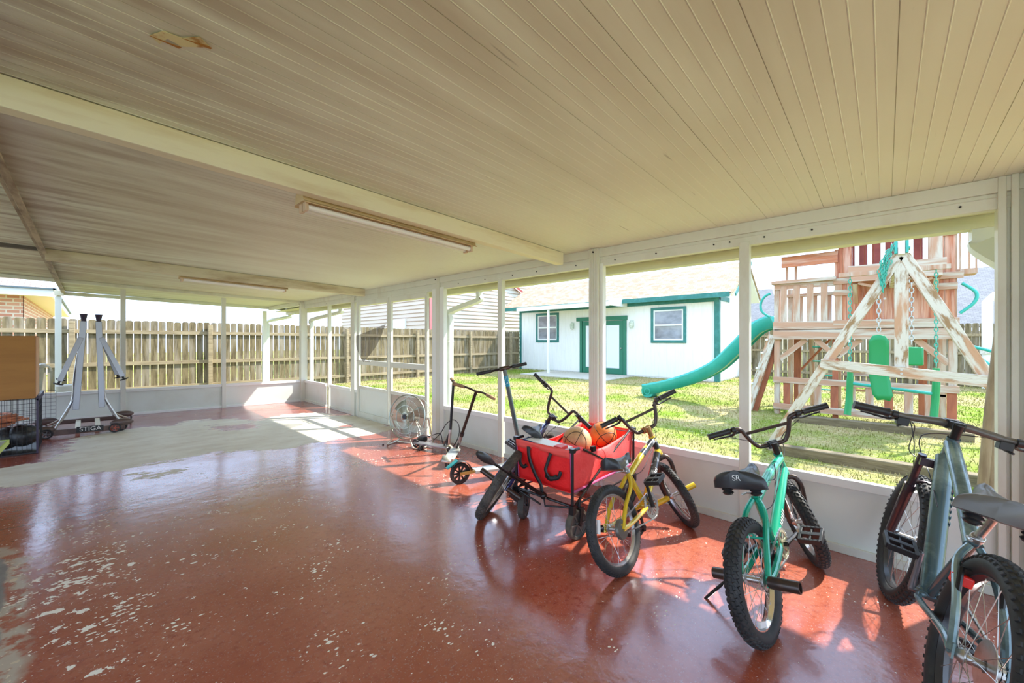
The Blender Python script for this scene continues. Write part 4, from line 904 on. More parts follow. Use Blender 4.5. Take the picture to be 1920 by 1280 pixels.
    for s_ in (1, -1):
        D = Vector((0, s_*hw, R)); y_t = tr+.010
        fr.tube(smoothpath([BB+Vector((-.015, s_*.022, 0)), Vector((BB.x-.07, s_*y_t, BB.z-.006)), Vector((.10, s_*(hw-.002), R+.006)), D], 5), st.get('cs', .0135), 10)
        fr.tube(smoothpath([SCp+Vector((-.012, s_*.012, -.02)), Vector((SCp.x-.06, s_*(y_t-.002), SCp.z-.075)), Vector((.09, s_*(hw-.004), R+(SCp.z-R)*.42)), D], 5), st.get('ss', .0125), 10)
        fr.prism([(-.022, -.014), (.02, -.018), (.045, .0), (.03, .022), (-.01, .03)], (0, s_*hw-.003, R), (1, 0, 0), (0, 0, 1), (0, .006, 0))
    fr.tube([Vector((.10, -hw+.01, R+(SCp.z-R)*.42+.02)), Vector((.10, hw-.01, R+(SCp.z-R)*.42+.02))], .006, 8) if st.get('bridge') else None
    fm = fr.build('frame', st['paint'], t)
    if st.get('sleeve'):       # darker decal band wrapping the tubes near the head
        sl_ = MB(W); sl_.tube([BB.lerp(dt1, .36), BB.lerp(dt1, .93)], d1+.0012, 16, caps=False); sl_.tube([SCp.lerp(tt1, .50), SCp.lerp(tt1, .97)], d2+.0012, 14, caps=False); sl_.tube([hb_, ht], .0213, 16, caps=False); sl_.build('decal_band', st['sleeve'], fm)
    if st.get('marks'):        # worn white lettering down the side of the tube: illegible strokes
        mk = MB(W); dd = (dt1-BB).normalized(); nrm_ = Vector((0, -1, 0)); up_ = nrm_.cross(dd); a_, b_ = st['marks'][0:2]; nn = st['marks'][2]; rr = random.Random(3)
        for i in range(nn):
            f0 = a_+(b_-a_)*i/nn; c0 = BB.lerp(dt1, f0); wlen = (b_-a_)/nn*(dt1-BB).length*.36; hgt = d1*.62
            for ang_ in (0, .35):
                o_ = c0+nrm_*(d1*math.cos(ang_)+.0016)+up_*(d1*math.sin(ang_)); k_ = hgt*rr.uniform(.3, .5)
                mk.add([o_+dd*x_*wlen*rr.uniform(.7, 1)+up_*y_*k_+nrm_*z_*.0006 for x_, y_, z_ in ((-1, -1.2, 0), (.4, -1, 0), (1, 1, 0), (-.4, 1.2, 0), (-1, -1.2, 1), (.4, -1, 1), (1, 1, 1), (-.4, 1.2, 1))], [(0,3,2,1),(4,5,6,7),(0,1,5,4),(1,2,6,5),(2,3,7,6),(3,0,4,7)])
        mk.build('lettering', st['marks'][3], fm)
    # ---- fork
    fk = MB(F_); cr = up(q['stem']-.06-q['hl']-.022)
    if st.get('susp'):
        fk.tube([cr, up(q['stem']-.09)], .014, 12); fk.box(tuple(cr+Vector((-.02, -.075, -.018))), tuple(cr+Vector((.03, .075, .018))))
        for s_ in (1, -1):
            tp = cr+Vector((.012, s_*.066, .03)); bt = Vector((wb-.012, s_*.064, R)); m_ = tp.lerp(bt, .36)
            fk.tube([tp, m_], .0165, 14); fk.tube([m_, m_.lerp(bt, .05), bt+Vector((0, 0, .02)), bt+Vector((.01, 0, -.015))], [.0215, .0225, .019, .012], 14)
        c1 = cr.lerp(Vector((wb, 0, R)), .5); pts = [Vector((wb-.005+(cr.x-wb)*.40, .066*math.cos(a_), R+(cr.z-R)*.62+.05*math.sin(a_))) for a_ in np.linspace(0, PI, 9)]; fk.tube(pts, .009, 8)
    else:
        fk.tube([cr-ax*.004, up(q['stem']-.09)], .014, 12)
        for s_ in (1, -1):
            fk.tube(smoothpath([cr+Vector((0, 0, -.0)), cr+Vector((.004, s_*(tr+.006), -.012)), cr+Vector((.012, s_*(tr+.022), -.06)), Vector((wb-.03, s_*.056, R+.10)), Vector((wb, s_*.057, R))], 6), [.0155]*6+[.0155]*6+[.015]*6+[.0125]*6+[.010], 12)
    fk.build('fork', st.get('forkm', BROWNM), t)
    # ---- stem and bars
    bc = up(q['stem'])+Vector((q['reach'], 0, 0)); sm = MB(F_)
    sm.tube([up(q['stem']-.062), up(q['stem']+.012)], .0175, 16); sm.bar(up(q['stem']), bc, .045, .036); sm.box(tuple(bc+Vector((-.018, -.028, -.022))), tuple(bc+Vector((.024, .028, .022))))
    for s_ in (1, -1):
        for zz in (-.012, .012): sm.cyl(tuple(bc+Vector((.022, s_*.018, zz))), tuple(bc+Vector((.03, s_*.018, zz))), .005, seg=8)
    sm.build('stem', st.get('stemm', BLACKM), t, bevel=.002)
    br = MB(F_); bw = q['bw']; rise = q['rise']; sw_ = q['sweep']; hbm = st.get('bar', BROWNM)
    Pt = lambda y_, u, b=0: bc+ax*(rise*u)+Vector((-b, y_, 0))
    gl_ = st.get('grip', .12)
    if st.get('mtb'):
        pts = [Pt(y_, max(0, min(1, (abs(y_)-.05)/.10)), sw_*(abs(y_)/bw)**1.5) for y_ in np.linspace(-bw, bw, 41)]
        br.tube(pts, [.0195 if abs(y_) < .06 else (.0145 if abs(y_) > .16 else .0175) for y_ in np.linspace(-bw, bw, 41)], 12)
    else:
        half = [(0, 0), (.04, .0), (.075, .05), (.105, .35), (.125, .70), (.14, .93), (.175, 1.0), (bw-gl_, 1.0), (bw, 1.0)]
        hp = [Pt(-y_, u, sw_*max(0, (y_-.15))/(bw-.15)) for y_, u in half[::-1]]+[Pt(y_, u, sw_*max(0, (y_-.15))/(bw-.15)) for y_, u in half[1:]]
        br.tube(smoothpath(hp, 5), .0125, 12); br.tube([Pt(-.125, .70), Pt(.125, .70)], .0098, 10)
    hbo = br.build('handlebar', hbm, t)
    for s_ in (1, -1):
        gp = MB(F_); g0 = st.get('gr', 1.08); a0 = Pt(s_*(bw-gl_), 1, sw_*(.65 if not st.get('mtb') else .7)); b0 = Pt(s_*(bw+.006), 1, sw_); n = 14; pp = [a0.lerp(b0, i/n) for i in range(n+1)]
        gp.tube(pp, [g0*x_ for x_ in [.019 if i == 0 else (.0165 if i % 2 else .0155) for i in range(n)]+[.0175]], 14); gp.build('grip', st.get('gripm', BLACK), hbo)
        if st.get('levers', (1, 1))[0 if s_ > 0 else 1]:
            lv = MB(F_); c0 = a0+Vector((0, -s_*.025, 0)); lv.tube([c0+Vector((0, -s_*.010, 0)), c0+Vector((0, s_*.010, 0))], .0185, 12)
            lv.tube(smoothpath([c0, c0+Vector((.03, 0, -.022)), c0+Vector((.045, s_*.025, -.032)), c0+Vector((.052, s_*.08, -.03)), c0+Vector((.042, s_*.12, -.028))], 4), [.010]*4+[.0085]*4+[.006]*4+[.0048]*4+[.006], 8)
            lv.tube([c0+Vector((.03, 0, -.022)), c0+Vector((.035, -s_*.035, -.024))], .007, 8)
            lv.build('brake_lever', st.get('leverm', BLACK), hbo)
            if st.get('mtb'):
                sh = MB(F_); c1 = c0+Vector((.0, -s_*.035, 0)); sh.box(tuple(c1+Vector((-.005, -.022, -.045))), tuple(c1+Vector((.04, .022, -.008)))); sh.tube([c1+Vector((.02, 0, -.045)), c1+Vector((-.02, s_*.02, -.05))], .006, 8); sh.build('shifter', BLACK, hbo, bevel=.006)
    # ---- seat
    sp_ = MB(W); sx, sz, sw2 = q['sx'], q['sz'], q['sw']; topz = sz-.035
    dirs = (SCp-BB).normalized(); k_ = (topz-.03-SCp.z)/dirs.z; ptop = SCp+dirs*k_
    sp_.tube([SCp-dirs*.05, ptop], .0128, 12); sp_.tube([SCp+dirs*.004, SCp+dirs*.026], .0195, 14); sp_.tube([SCp+dirs*.015+Vector((-.02, -.012, 0)), SCp+dirs*.015+Vector((-.02, .03, 0))], .006, 8); sp_.tube([SCp+dirs*.015+Vector((-.02, .03, 0)), SCp+dirs*.015+Vector((-.075, .034, .004))], .005, 8)
    sp_.box(tuple(ptop+Vector((-.022, -.025, -.01))), tuple(ptop+Vector((.022, .025, .024)))); sp_.build('seat_post', st.get('post', STEEL), t, bevel=.002)
    sd = MB(W); rows = []; L0, L1 = -.13, .135; N_ = 18
    for i in range(N_+1):
        u = i/N_; xx = sx+L0+(L1-L0)*u
        wd = sw2*(1-.78*min(1, max(0, (u-.12)/.62))**1.15) if u > .12 else sw2*math.sqrt(max(0.02, 1-((.12-u)/.125)**2))
        if u > .93: wd *= math.sqrt(max(.05, 1-((u-.93)/.075)**2))
        hz = .016*(1-u)+.012*max(0, (u-.8)/.2)*.3; zt_ = sz+.012*(1-min(1, u*3))-.012*math.sin(PI*min(1, u*1.1)); th = (.055 if u < .3 else .045)*st.get('sth', 1)
        row = []
        for k in range(17):
            a_ = PI*k/16; yy = math.cos(a_)*wd; zz = math.sin(a_)
            row.append((xx, yy, zt_-th+th*(zz**.55)-(.008*math.exp(-(yy/.012)**2) if .15 < u < .85 else 0)))
        for yy in (-.7, 0, .7): row.append((xx, yy*wd, zt_-th-.004))
        row.append(row[0]); rows.append(row)
    sd.grid(rows); m0 = len(rows[0]); sd.f.append(tuple(range(m0-1))[::-1]); sd.f.append(tuple((N_)*m0+k for k in range(m0-1)))
    so = sd.build('saddle', st.get('saddle', SADB), t, angle=60)
    rl = MB(W)
    for s_ in (1, -1): rl.tube(smoothpath([(sx+.10, s_*.012, sz-.045), (sx+.05, s_*.022, sz-.062), (sx-.04, s_*.024, sz-.062), (sx-.10, s_*.035, sz-.045)], 4), .0038, 8)
    rl.build('saddle_rails', BLACKM, so)
    if st.get('springs'):
        for s_ in (1, -1):
            e = MB(W); c0 = Vector((sx-.095, s_*sw2*.52, sz-.045)); e.tube([c0-Vector((0, 0, i*.008)) for i in range(9)], [.026 if i % 2 else .019 for i in range(9)], 16); e.build('saddle_spring', BLACK, so)
    if st.get('logo'):
        lg = MB(W); add_text(lg, st['logo'], .035, (sx-.1375, -.005, sz-.024), (0, -1, 0), (.10, 0, 1), .0008); lg.build('saddle_logo', WHITE, so, smooth=False)
    if st.get('dot'):
        lg = MB(W); lg.lathe([(.0, .001), (.006, .001), (.006, 0), (.009, 0), (.009, .0015), (.011, .0015)], (sx-.05, -sw2*.82, sz-.012), (.0, -1, .5), 16); lg.build('saddle_button', CREAM, so)
    # ---- drivetrain
    cr_ = st.get('ring', .075); rg = MB(W); yr = -.042
    nt = 36; po = []
    for i in range(nt*2): a_ = PI*i/nt; r_ = cr_+(.003 if i % 2 else -.003); po.append((r_*math.cos(a_), r_*math.sin(a_)))
    irr = st.get('inner', .80); inn = [(cr_*irr*math.cos(PI*i/nt), cr_*irr*math.sin(PI*i/nt)) for i in range(nt*2)]; n2 = nt*2
    vs_ = [(BB.x+x_, yr, BB.z+z_) for x_, z_ in po]+[(BB.x+x_, yr, BB.z+z_) for x_, z_ in inn]+[(BB.x+x_, yr-.004, BB.z+z_) for x_, z_ in po]+[(BB.x+x_, yr-.004, BB.z+z_) for x_, z_ in inn]
    rg.add(vs_, [f_ for i in range(n2) for j in [(i+1) % n2] for f_ in ((i, j, n2+j, n2+i), (2*n2+i, 3*n2+i, 3*n2+j, 2*n2+j), (i, 2*n2+i, 2*n2+j, j), (n2+i, n2+j, 3*n2+j, 3*n2+i))])
    na = st.get('arms', 5)
    for i in range(na):
        a_ = 2*PI*i/na+.2; rg.bar((BB.x+.012*math.cos(a_), yr-.002, BB.z+.012*math.sin(a_)), (BB.x+cr_*.86*math.cos(a_), yr-.002, BB.z+cr_*.86*math.sin(a_)), .004, .012 if na < 8 else .009, (math.sin(a_), 0, -math.cos(a_)))
    rg.tube([(BB.x, yr-.006, BB.z), (BB.x, yr+.008, BB.z)], .020, 16)
    rg.build('chainring', st.get('ringm', STEEL), t)
    ca = st['crank']
    for s_, a_ in ((-1, ca), (1, ca+PI)):
        e = Vector((math.cos(a_), 0, math.sin(a_))); y0_ = s_*.055; L_ = st.get('cl', .165); ck = MB(W); ck.tube([BB+Vector((0, s_*.03, 0)), BB+Vector((0, s_*.064, 0))], .013, 12)
        ck.tube([BB+Vector((0, y0_, 0)), BB+e*L_*.5+Vector((0, y0_+s_*.006, 0)), BB+e*L_+Vector((0, y0_+s_*.012, 0))], [.0135, .0095, .0105], 12); co = ck.build('crank_arm', st.get('crankm', BLACKM), t)
        pc = BB+e*L_+Vector((0, y0_+s_*.075, 0)); tp = st.get('ptilt', 0); px_ = Vector((math.cos(tp), 0, math.sin(tp))); pz_ = Vector((-math.sin(tp), 0, math.cos(tp))); pd = MB(W)
        hx, hy, hz_ = .05, .045, .012; bl = lambda a, b, w_, h_: pd.bar(pc+px_*a[0]+Vector((0, a[1], 0)), pc+px_*b[0]+Vector((0, b[1], 0)), w_, h_, pz_)
        bl((-hx, -hy), (-hx, hy), .012, .024); bl((hx, -hy), (hx, hy), .012, .024); bl((-hx, -hy), (hx, -hy), .012, .022); bl((-hx, hy), (hx, hy), .012, .022); bl((0, -hy), (0, hy), .022, .022); bl((-hx, 0), (hx, 0), .008, .016)
        for xx in (-hx, hx):
            for i in range(5): c0 = pc+px_*xx+Vector((0, -hy+.018*(i+.6), 0)); pd.tube([c0-pz_*.016, c0+pz_*.016], .0018, 5)
        pd.tube([pc-Vector((0, s_*.065, 0)), pc-Vector((0, s_*.04, 0))], .007, 8); pd.build('pedal', st.get('pedalm', BLACK), co, bevel=.002)
    cg = st.get('cog', .030); cn = MB(W); pts = []
    a1 = math.atan2(BB.z-R, BB.x); o_ = a1+PI/2
    for i in range(13): a_ = o_+PI*i/12; pts.append(Vector((cg*math.cos(a_), yr-.002, R+cg*math.sin(a_))))
    for i in range(19): a_ = o_+PI+PI*i/18; pts.append(Vector((BB.x+cr_*math.cos(a_), yr-.002, BB.z+cr_*math.sin(a_))))
    dense = []
    for i in range(len(pts)):
        p, q2 = pts[i], pts[(i+1) % len(pts)]; m_ = max(1, int((q2-p).length/.0125))
        for k in range(m_): dense.append(p.lerp(q2, k/m_))
    for i in range(len(dense)):
        p = dense[i]; q2 = dense[(i+1) % len(dense)]; d_ = (q2-p)
        if d_.length < 1e-6: continue
        cn.bar(p-d_*.1, q2+d_*.1, .0075 if i % 2 else .0045, .0075 if i % 2 else .006, (0, 0, 1) if abs(d_.normalized().z) < .9 else (1, 0, 0))
    cn.build('chain', st.get('chainm', STEEL), t, smooth=False)
    sq = MB(W); sq.lathe([(.012, -.005), (cg+.002, -.002), (cg+.002, .002), (.012, .005)], (0, yr-.002, R), (0, 1, 0), 22)
    if st.get('mtb'):
        for i in range(7): rr = .052-.005*i; sq.lathe([(.012, -.001), (rr, -.001), (rr, .001), (.012, .001)], (0, -.022-.004*i, R), (0, 1, 0), 28)
        sq.lathe([(.02, 0), (.078, 0), (.078, .002), (.02, .002)], (0, -.016, R), (0, 1, 0), 32)
    sq.build('sprocket', st.get('cogm', STEEL), t)
    if st.get('guard'): sq = MB(W); sq.lathe([(.0, -.014), (.048, -.012), (.055, -.002), (.055, .006), (.0, .008)], (0, -.048, R), (0, 1, 0), 26); sq.build('hub_guard', st['guard'], t)
    # ---- pegs
    for (fn, cx_, s_) in st.get('pegs', ()):
        g_ = MB(F_ if fn else W); c0 = (wb if fn else 0); L_ = q['peg']; pr_ = st.get('pr', .0205); g_.lathe([(.0, .058), (pr_-.001, .058), (pr_, .066), (pr_, L_-.004), (pr_-.001, L_), (pr_-.006, L_), (pr_-.006, L_-.03), (0, L_-.03)], (c0, 0, R), (0, s_, 0), 20); g_.build('peg', cx_, t)
    # ---- kickstand, cables, reflector
    if st.get('kick'):
        kx, ky, kz = st['kick']; kk = MB(W); kk.tube(smoothpath([BB+Vector((-.06, .03, -.01)), BB+Vector((-.10, .06, -.04)), (kx+.02, ky-.01, kz+.02), (kx, ky, kz), (kx-.03, ky+.02, kz+.002)], 5), .0075, 8); kk.build('kickstand', BLACKM, t)
    for k_i, cb in enumerate(st.get('cables', ())):
        c_ = MB(); P = []
        for p in cb:
            if p[0] == 'f': P.append(F_(bc+ax*p[3]+Vector((p[1], p[2], 0))))
            else: P.append(W(p[1:]))
        c_.tube(smoothpath(P, 8), .0024, 6); c_.build('brake_cable', BLACK if k_i < 3 else WHITE, t)
    if st.get('vbrake'):
        vb = MB(W)
        for s_ in (1, -1): vb.tube([(.105, s_*.05, R+(SCp.z-R)*.42), (.155, s_*.048, R+(SCp.z-R)*.42+.10)], .008, 8)
        vb.tube([(.155, -.06, R+(SCp.z-R)*.42+.10), (.155, .05, R+(SCp.z-R)*.42+.10)], .004, 6); vb.build('rim_brake', BLACKM, t)
        rr_ = MB(W); c0 = SCp+Vector((-.105, .01, -.10)); c0 += Vector((0, .022, -.02)); rr_.box(tuple(c0+Vector((-.015, -.028, -.018))), tuple(c0+Vector((.010, .028, .020)))); rr_.build('rear_reflector', REDR, t, bevel=.006)
        dr = MB(W); dr.tube([(0, -.05, R), (.02, -.07, R-.05), (.03, -.075, R-.10)], .010, 8); dr.bar((.03, -.078, R-.09), (-.01, -.078, R-.20), .008, .03, (1, 0, 0))
        for zz, xx in ((R-.10, .03), (R-.19, -.005)): dr.lathe([(.0, -.004), (.022, -.004), (.022, .004), (0, .004)], (xx, -.072, zz), (0, 1, 0), 14)
        dr.build('derailleur', M('yellowed_metal', (.70, .60, .25), .3, .6), t)
    elif st.get('ubrake'):
        vb = MB(F_ if st['ubrake'] == 'f' else W); base = (cr+Vector((.03, 0, -.02))) if st['ubrake'] == 'f' else Vector((.14, 0, R+.2))
        for s_ in (1, -1): vb.tube(smoothpath([base+Vector((0, 0, .02)), base+Vector((.01, s_*.04, 0)), base+Vector((.0, s_*.045, -.05))], 3), .006, 6)
        vb.tube([base+Vector((0, -.03, .0)), base+Vector((0, .03, 0))], .008, 6); vb.build('caliper_brake', BLACKM, t)
    return t

QG = dict(x=2.0684, y=1.0681, head=-.0575, lean=.299, pitch=-.023, steer=.8518, R=.2402, wb=.8672, ha=71.4182, off=.0433, peg=.1591, bbx=.3725, bbz=.2771, scx=.2708, scz=.5012, stem=.5325, reach=.0488, hl=.1396, bw=.2959, rise=.1616, sweep=.0286, sx=.2012, sz=.6204, sw=.07)
QT = dict(x=2.0291, y=.3694, head=-.0696, lean=.2309, pitch=-.0241, steer=.5265, R=.2543, wb=.9312, ha=71.7944, off=.0318, peg=.1763, bbx=.3426, bbz=.3077, scx=.2536, scz=.5594, stem=.5147, reach=.0463, hl=.126, bw=.3248, rise=.1466, sweep=.0384, sx=.1873, sz=.7053, sw=.1211)
QM = dict(x=1.8601, y=-.1366, head=.1219, lean=-.2257, pitch=-.0221, steer=.041, R=.3279, wb=1.0225, ha=72.604, off=.0201, peg=.057, bbx=.5031, bbz=.2826, scx=.2871, scz=.6182, stem=.6689, reach=.0767, hl=.1301, bw=.3596, rise=-.0124, sweep=.041, sx=.233, sz=.8168, sw=.124)
QB = dict(x=2.0299, y=2.2143, head=.4501, lean=-.5339, pitch=-.0302, steer=-.3879, R=.2898, wb=.9207, ha=72.4344, off=.037, peg=.1799, bbx=.36, bbz=.29, scx=.24, scz=.56, stem=.4889, reach=.0451, hl=.11, bw=.3593, rise=.2068, sweep=.0367, sx=.187, sz=.755, sw=.0914)
KS = (-.9, -.45, 0, .45, .9)
bmx_cables = (((('f', .06, .2, .10), ('f', .10, .06, .02), ('f', .09, -.05, -.03), ('f', .05, -.03, -.12)), (('f', .06, -.2, .10), ('f', .10, -.09, .02), ('f', .03, -.05, -.08), ('w', .42, -.03, .50), ('w', .28, -.02, .48))))
bicycle(QG, 'gold and black BMX bicycle with gold axle pegs parked beside the red wagon', dict(tr=.028, sth=1.3, knobs=KS, nk=64, kh=.0022, kl=.0085, kw=.0045, chev=True, paint=GOLD, sleeve=M('chrome_black_decal', (.04, .04, .045), .2, .3, (.42, .42, .46), 18, (1, 1, 1), .54, .62, coat=.5), marks=(.42, .66, 7, WHITE), saddle=SADB, stemm=M('bronze_stem', (.35, .2, .07), .35, .6), pegs=((1, GOLD, 1), (1, GOLD, -1), (0, BLACKM, 1)), crank=1.75, arms=14, inner=.72,  ring=.078, ringm=STEEL, guard=M('guard_grey', (.16, .15, .13), .4, .5), refl=(2.8, .8), cables=bmx_cables, ubrake='f', levers=(1, 1), gusset=False, ptilt=.3))
bicycle(QT, 'teal green BMX bicycle with wide black saddle and long bronze rear pegs', dict(tr=.034, knobs=(-1.0, -.5, 0, .5, 1.0), nk=56, kh=.0045, kl=.0095, kw=.0065, chev=True, paint=TEAL, marks=(.22, .42, 6, WHITE), saddle=SADB, springs=True, logo='SR', pegs=((0, BROWNM, 1), (0, BROWNM, -1)), crank=.02, ring=.068, arms=6, ringm=M('pale_gold_ring', (.6, .55, .38), .3, .7), cl=.16, kick=(.10, .30, .06), dt=.0265, tt=.0235, cs=.0145, ss=.0135, pr=.025, sth=1.5,  cables=bmx_cables+((('w', .40, -.03, .60), ('w', .47, -.045, .60), ('w', .55, -.03, .66)),), levers=(1, 1), rim=CHROME, refl=(4.4, 2.2), bridge=True, ptilt=.35))
bicycle(QM, 'grey-blue mountain bicycle with flat bars and knobbly tyres at the right edge', dict(tr=.035, knobs=(-1.0, -.5, 0, .5, 1.0), nk=62, kh=.006, kl=.007, kw=.006, paint=GREYBLUE, sleeve=None, marks=(.5, .86, 8, M('pale_blue_letters', (.35, .6, .66), .4)), saddle=SADG, springs=True, susp=True, mtb=True, crank=-1.45, cl=.165, ring=.085, arms=5, forkm=M('dark_bronze_fork', (.06, .035, .045), .25, .4, coat=.4), dt=.033, tt=.0265, cs=.0125, ss=.0115, sth=1.35, gr=1.25,  vbrake=True, bar=M('grey_bar', (.13, .115, .10), .35, .3), stemm=BLACKM, levers=(1, 1), grip=.13, rim=M('black_rim', (.06, .06, .065), .3, .5), cables=((('f', .05, .2, -.02), ('f', .13, .09, -.06), ('f', .09, .08, -.20), ('f', -.02, .03, -.24), ('w', .62, .03, .62)), (('f', .05, .18, -.02), ('f', .16, .12, -.02), ('f', .13, .07, -.14), ('f', .03, .05, -.30)), (('f', .05, -.2, -.02), ('f', .12, -.09, -.05), ('f', .08, .06, -.10), ('f', .02, .04, -.22))), refl=(2.0, 4.2), crankm=M('grey_crank', (.25, .25, .26), .3, .7), ptilt=.2))
bicycle(QB, 'navy blue BMX bicycle leaning over behind the red wagon', dict(tr=.033, knobs=KS, nk=50, kh=.003, kl=.011, kw=.0055, chev=True, paint=NAVY, saddle=SADB, dot=True, pegs=((0, BROWNM, 1), (0, BROWNM, -1)), crank=-1.75, ring=.07, stemm=BROWNM, cables=bmx_cables, levers=(1, 1), tyre=M('brown_black_rubber', (.045, .038, .032), .7, 0, (.10, .085, .07), 14), dt=.021, pedalm=BROWNM))

# ================================================================== WAGON
wg = thing('folding_wagon', 'red fabric folding wagon with black frame, loaded with two basketballs', 'wagon', (2.62, 1.78, .02))
x0, x1, ya, yb, zb_, zt_ = 2.20, 3.04, 1.52, 1.985, .335, .615
def sag(u): return -.035*math.sin(PI*u)
def panel(p0, p1, q0, q1, bow, nm, mat, topsag=0, n=14, m=9):   # p: bottom edge, q: top edge
    rows = []; p0, p1, q0, q1 = map(Vector, (p0, p1, q0, q1)); nrm = (p1-p0).cross(q0-p0).normalized()
    for j in range(m+1):
        v = j/m; row = []
        for i in range(n+1):
            u = i/n; p = p0.lerp(p1, u).lerp(q0.lerp(q1, u), v); wr_ = .006*math.sin(9*u+5*v)*math.sin(PI*u)+.004*math.sin(23*u+2)*math.sin(PI*v)
            p = p+nrm*(bow*math.sin(PI*u)*math.sin(PI*v)+wr_)+Vector((0, 0, topsag*math.sin(PI*u)**1.3*v**3)); row.append(tuple(p))
        rows.append(row)
    return MB().grid(rows).build(nm, mat, wg, solid=.005, angle=80)
panel((x0, yb, zb_), (x0, ya, zb_), (x0-.02, yb, zt_), (x0-.02, ya, zt_), .012, 'front_panel', REDF)
panel((x0, ya, zb_), (x1, ya, zb_), (x0-.02, ya-.005, zt_), (x1+.02, ya-.005, zt_), .02, 'side_panel', REDH, -.055, 24)
panel((x1, ya, zb_), (x1, yb, zb_), (x1+.02, ya, zt_), (x1+.02, yb, zt_), .01, 'back_panel', REDH)
panel((x1, yb, zb_), (x0, yb, zb_), (x1+.02, yb+.005, zt_), (x0-.02, yb+.005, zt_), .02, 'side_panel', REDH, -.07, 24)
MB().box((x0, ya, zb_-.008), (x1, yb, zb_+.004)).build('floor_panel', REDF, wg)
panel((x0-.024, yb+.004, zt_-.05), (x0-.024, ya-.004, zt_-.05), (x0-.03, yb+.006, zt_+.005), (x0-.03, ya-.006, zt_+.005), .004, 'top_band', M('red_band', (.93, .10, .08), .5), 0, 14, 3)
mb = MB(); mb.tube([(x0-.005, ya-.005, zb_), (x0-.022, ya-.008, zt_)], .006, 8); mb.tube([(x0, ya-.006, zb_), (x1, ya-.006, zb_)], .009, 8); mb.tube([(x0-.004, yb+.003, zb_), (x0-.022, yb+.006, zt_-.03)], .004, 6); mb.build('piping', PINK, wg)
mb = MB()
for yy in (ya-.018, yb+.018):
    for xx in (x0-.015, x1+.015): mb.tube([(xx, yy, .19), (xx, yy, zt_+.01)], .0095, 10); mb.box((xx-.016, yy-.016, zt_-.01), (xx+.016, yy+.016, zt_+.018)); mb.box((xx-.018, yy-.018, .20), (xx+.018, yy+.018, .26))
    mb.tube([(x0, yy, .24), (2.62, yy, .46), (x1, yy, .645)], .008, 10); mb.tube([(x1, yy, .24), (2.62, yy, .46), (x0+.12, yy, .60)], .008, 10); mb.tube([(x0, yy, .25), (x1, yy, .25)], .007, 8)
    mb.box((2.60, yy-.014, .45), (2.64, yy+.014, .48)); mb.box((2.42, yy-.012, .565), (2.46, yy+.012, .60))
    mb.tube([(x0-.015, yy, zt_+.005), (x0+.06, yy, zt_+.005)], .011, 8)
mb.tube([(x0-.015, ya, .25), (x0-.015, yb, .25)], .009, 10); mb.tube([(x1+.015, ya, .25), (x1+.015, yb, .25)], .009, 10)
mb.tube([(x0-.015, ya, .24), (x0-.03, 1.72, .20), (x0-.03, 1.74, .30)], .007, 8); mb.tube([(x0-.015, yb, .24), (x0-.03, 1.76, .20)], .007, 8)
mb.build('wagon_frame', BLACKM, wg)
# straps and handle on the front panel
mb = MB()
def strap(P, w_=.022):
    P = smoothpath(P, 6); rows = []
    for i, p in enumerate(P):
        d = (P[min(i+1, len(P)-1)]-P[max(i-1, 0)]).normalized(); s_ = d.cross(Vector((1, 0, 0))).normalized()*w_/2; rows.append([tuple(p-s_), tuple(p+s_)])
    mb.grid(rows)
xf = x0-.038
strap([(xf, 1.865, .585), (xf, 1.855, .50), (xf, 1.80, .40), (xf-.005, 1.745, .34), (xf-.005, 1.74, .27)], .028); strap([(xf, 1.665, .575), (xf-.005, 1.69, .50), (xf-.01, 1.70, .45), (xf-.008, 1.66, .41), (xf-.004, 1.60, .425), (xf, 1.58, .47)], .024); strap([(xf, 1.71, .42), (xf-.01, 1.66, .405), (xf, 1.61, .43)], .03); strap([(xf, 1.945, .53), (xf-.01, 1.935, .46), (xf-.008, 1.905, .435), (xf, 1.88, .45)], .026)
mb.build('strap', BLACK, wg, solid=.004)
hp0 = Vector((x0-.035, 1.73, .27)); hp1 = Vector((1.63, 1.80, .655)); mb = MB(); mb.tube([hp0, hp0.lerp(hp1, .55)], .0125, 12); mb.tube([hp0.lerp(hp1, .50), hp0.lerp(hp1, .56)], .018, 12); mb.tube([hp0.lerp(hp1, .55), hp0.lerp(hp1, .86)], .009, 12); mb.sphere(tuple(hp0), .025); pull = mb.build('pull_handle', BLACKM, wg)
gpt = [hp0.lerp(hp1, u) for u in np.linspace(.80, 1.03, 9)]; MB().tube(gpt, [.012, .018, .022, .026, .028, .028, .026, .022, .012], 14).build('grip', M('black_foam_grip', (.03, .03, .032), .35), pull)
